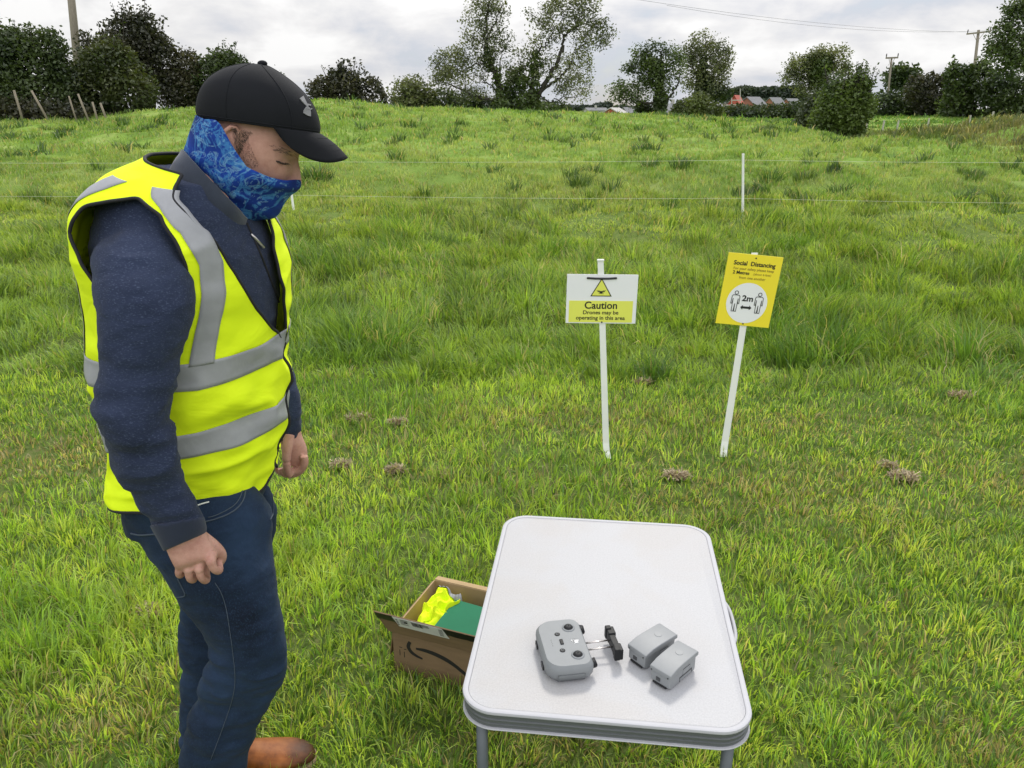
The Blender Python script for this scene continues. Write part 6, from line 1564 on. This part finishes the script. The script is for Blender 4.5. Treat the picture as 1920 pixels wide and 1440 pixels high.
PV = [tuple(p) for r in PK for p in r]; PF = [(i * 12 + k, (i + 1) * 12 + k, (i + 1) * 12 + k + 1, i * 12 + k + 1) for i in range(60) for k in range(11)]
peak = link_mesh('peak', mesh_np('peak', PV, faces=PF), M_cap, cap); so = peak.modifiers.new('thick', 'SOLIDIFY'); so.thickness = .0042; so.offset = 0
for q in (.3, .55, .8):
    mb = MB(); k = int(q * 11); mb.tube([r[k] + up_h * .0022 for r in PK[3:-3]], .0007, 4); mb.build('peak_stitching', M_cap, peak, smooth=True)
# emblem: two crossing curved strokes on the front panel
CBV = bvh(cm2)
def emb(polys):
    mb = MB()
    for pl in polys:
        ps = [cast(CBV, u, v, .0012) for u, v in pl]
        if any(p[0] is None for p in ps): continue
        n = len(ps); top = [p[0] + p[1] * .0008 for p in ps]; bot = [p[0] - p[1] * .001 for p in ps]
        mb.add(top + bot, [tuple(range(n))] + [(i, (i + 1) % n, n + (i + 1) % n, n + i) for i in range(n)])
    return mb.build('emblem', M_logo, cap)
s_ = 380 / 1479.0
E1 = [[(938, 370), (964, 352), (976, 376), (990, 404), (1000, 418), (992, 428), (976, 414), (956, 392)],
      [(992, 422), (1012, 440), (1018, 470), (1018, 500), (996, 494), (966, 476), (968, 456), (980, 438)],
      [(984, 410), (1002, 410), (1020, 416), (1016, 424), (1004, 420), (996, 426)], [(1000, 432), (1004, 440), (1018, 446), (1024, 440), (1030, 446), (1016, 454), (998, 446)]]
emb([[(320 + x * s_, 90 + y * s_) for x, y in pl] for pl in E1])
# zip down the sweater chest with its puller
seam('zip', [(462, 418), (470, 436), (482, 462), (494, 492), (508, 528), (522, 566), (530, 600)], .0026, M_pipe, sweater, SB, .001)
zp = [cast(SB, 468, 440, .004)[0], cast(SB, 490, 466, .006)[0]]
if all(p is not None for p in zp):
    mb = MB(); mb.tube([zp[0], zp[0].lerp(zp[1], .3), zp[1]], [.0022, .0032, .0030], 8); mb.build('zip_puller', M_metal, sweater, smooth=True)

# ------------------------------------------------------------------ spare yellow vest crumpled in the box
n_ = 46
gx, gy = np.meshgrid(np.linspace(0, 1, n_), np.linspace(0, 1, n_), indexing='ij')
Pn = np.stack([gx.ravel() * 3.2, gy.ravel() * 5.5, np.zeros(n_ * n_)], 1)
hgt = fbm(Pn, 4, 401); rid_ = 1 - 2 * np.abs(fbm(Pn * 1.3 + 9, 3, 405) - .5) * 2
px_ = .018 + gx.ravel() * .13 + (fbm(Pn + 4, 2, 407) - .5) * .05; py_ = .015 + gy.ravel() * .265 + (fbm(Pn + 8, 2, 409) - .5) * .03
edge_ = np.minimum(1, 6 * np.minimum(gx.ravel(), 1 - gx.ravel())) * np.minimum(1, 7 * np.minimum(gy.ravel(), 1 - gy.ravel()))
pz_ = .060 + edge_ * (.035 + .060 * hgt + .030 * rid_ + .03 * gy.ravel())
ii = np.arange(n_ * n_).reshape(n_, n_)
sv = link_mesh('spare_vest', mesh_np('spare_vest', np.stack([px_, py_, pz_], 1), np.stack([ii[:-1, :-1], ii[1:, :-1], ii[1:, 1:], ii[:-1, 1:]], -1).reshape(-1, 4)), M_hivis); sv.matrix_world = bxm
sv.modifiers.new('thick', 'SOLIDIFY').thickness = .002; sv.modifiers.new('sub', 'SUBSURF').levels = 1; sv.modifiers['sub'].render_levels = 2
tag(sv, 'crumpled yellow hi-vis vest stuffed in the open cardboard box', 'vest')
kk = n_ - 9
st_ = ii[:, kk:kk + 5]; nn2 = get_n(sv.data); vv2 = get_v(sv.data); sp_v = vv2[st_.ravel()] + nn2[st_.ravel()] * .004; i2 = np.arange(n_ * 5).reshape(n_, 5)
stp = link_mesh('reflective_band', mesh_np('reflective_band', sp_v, np.stack([i2[:-1, :-1], i2[1:, :-1], i2[1:, 1:], i2[:-1, 1:]], -1).reshape(-1, 4)), M_refl); stp.parent = sv
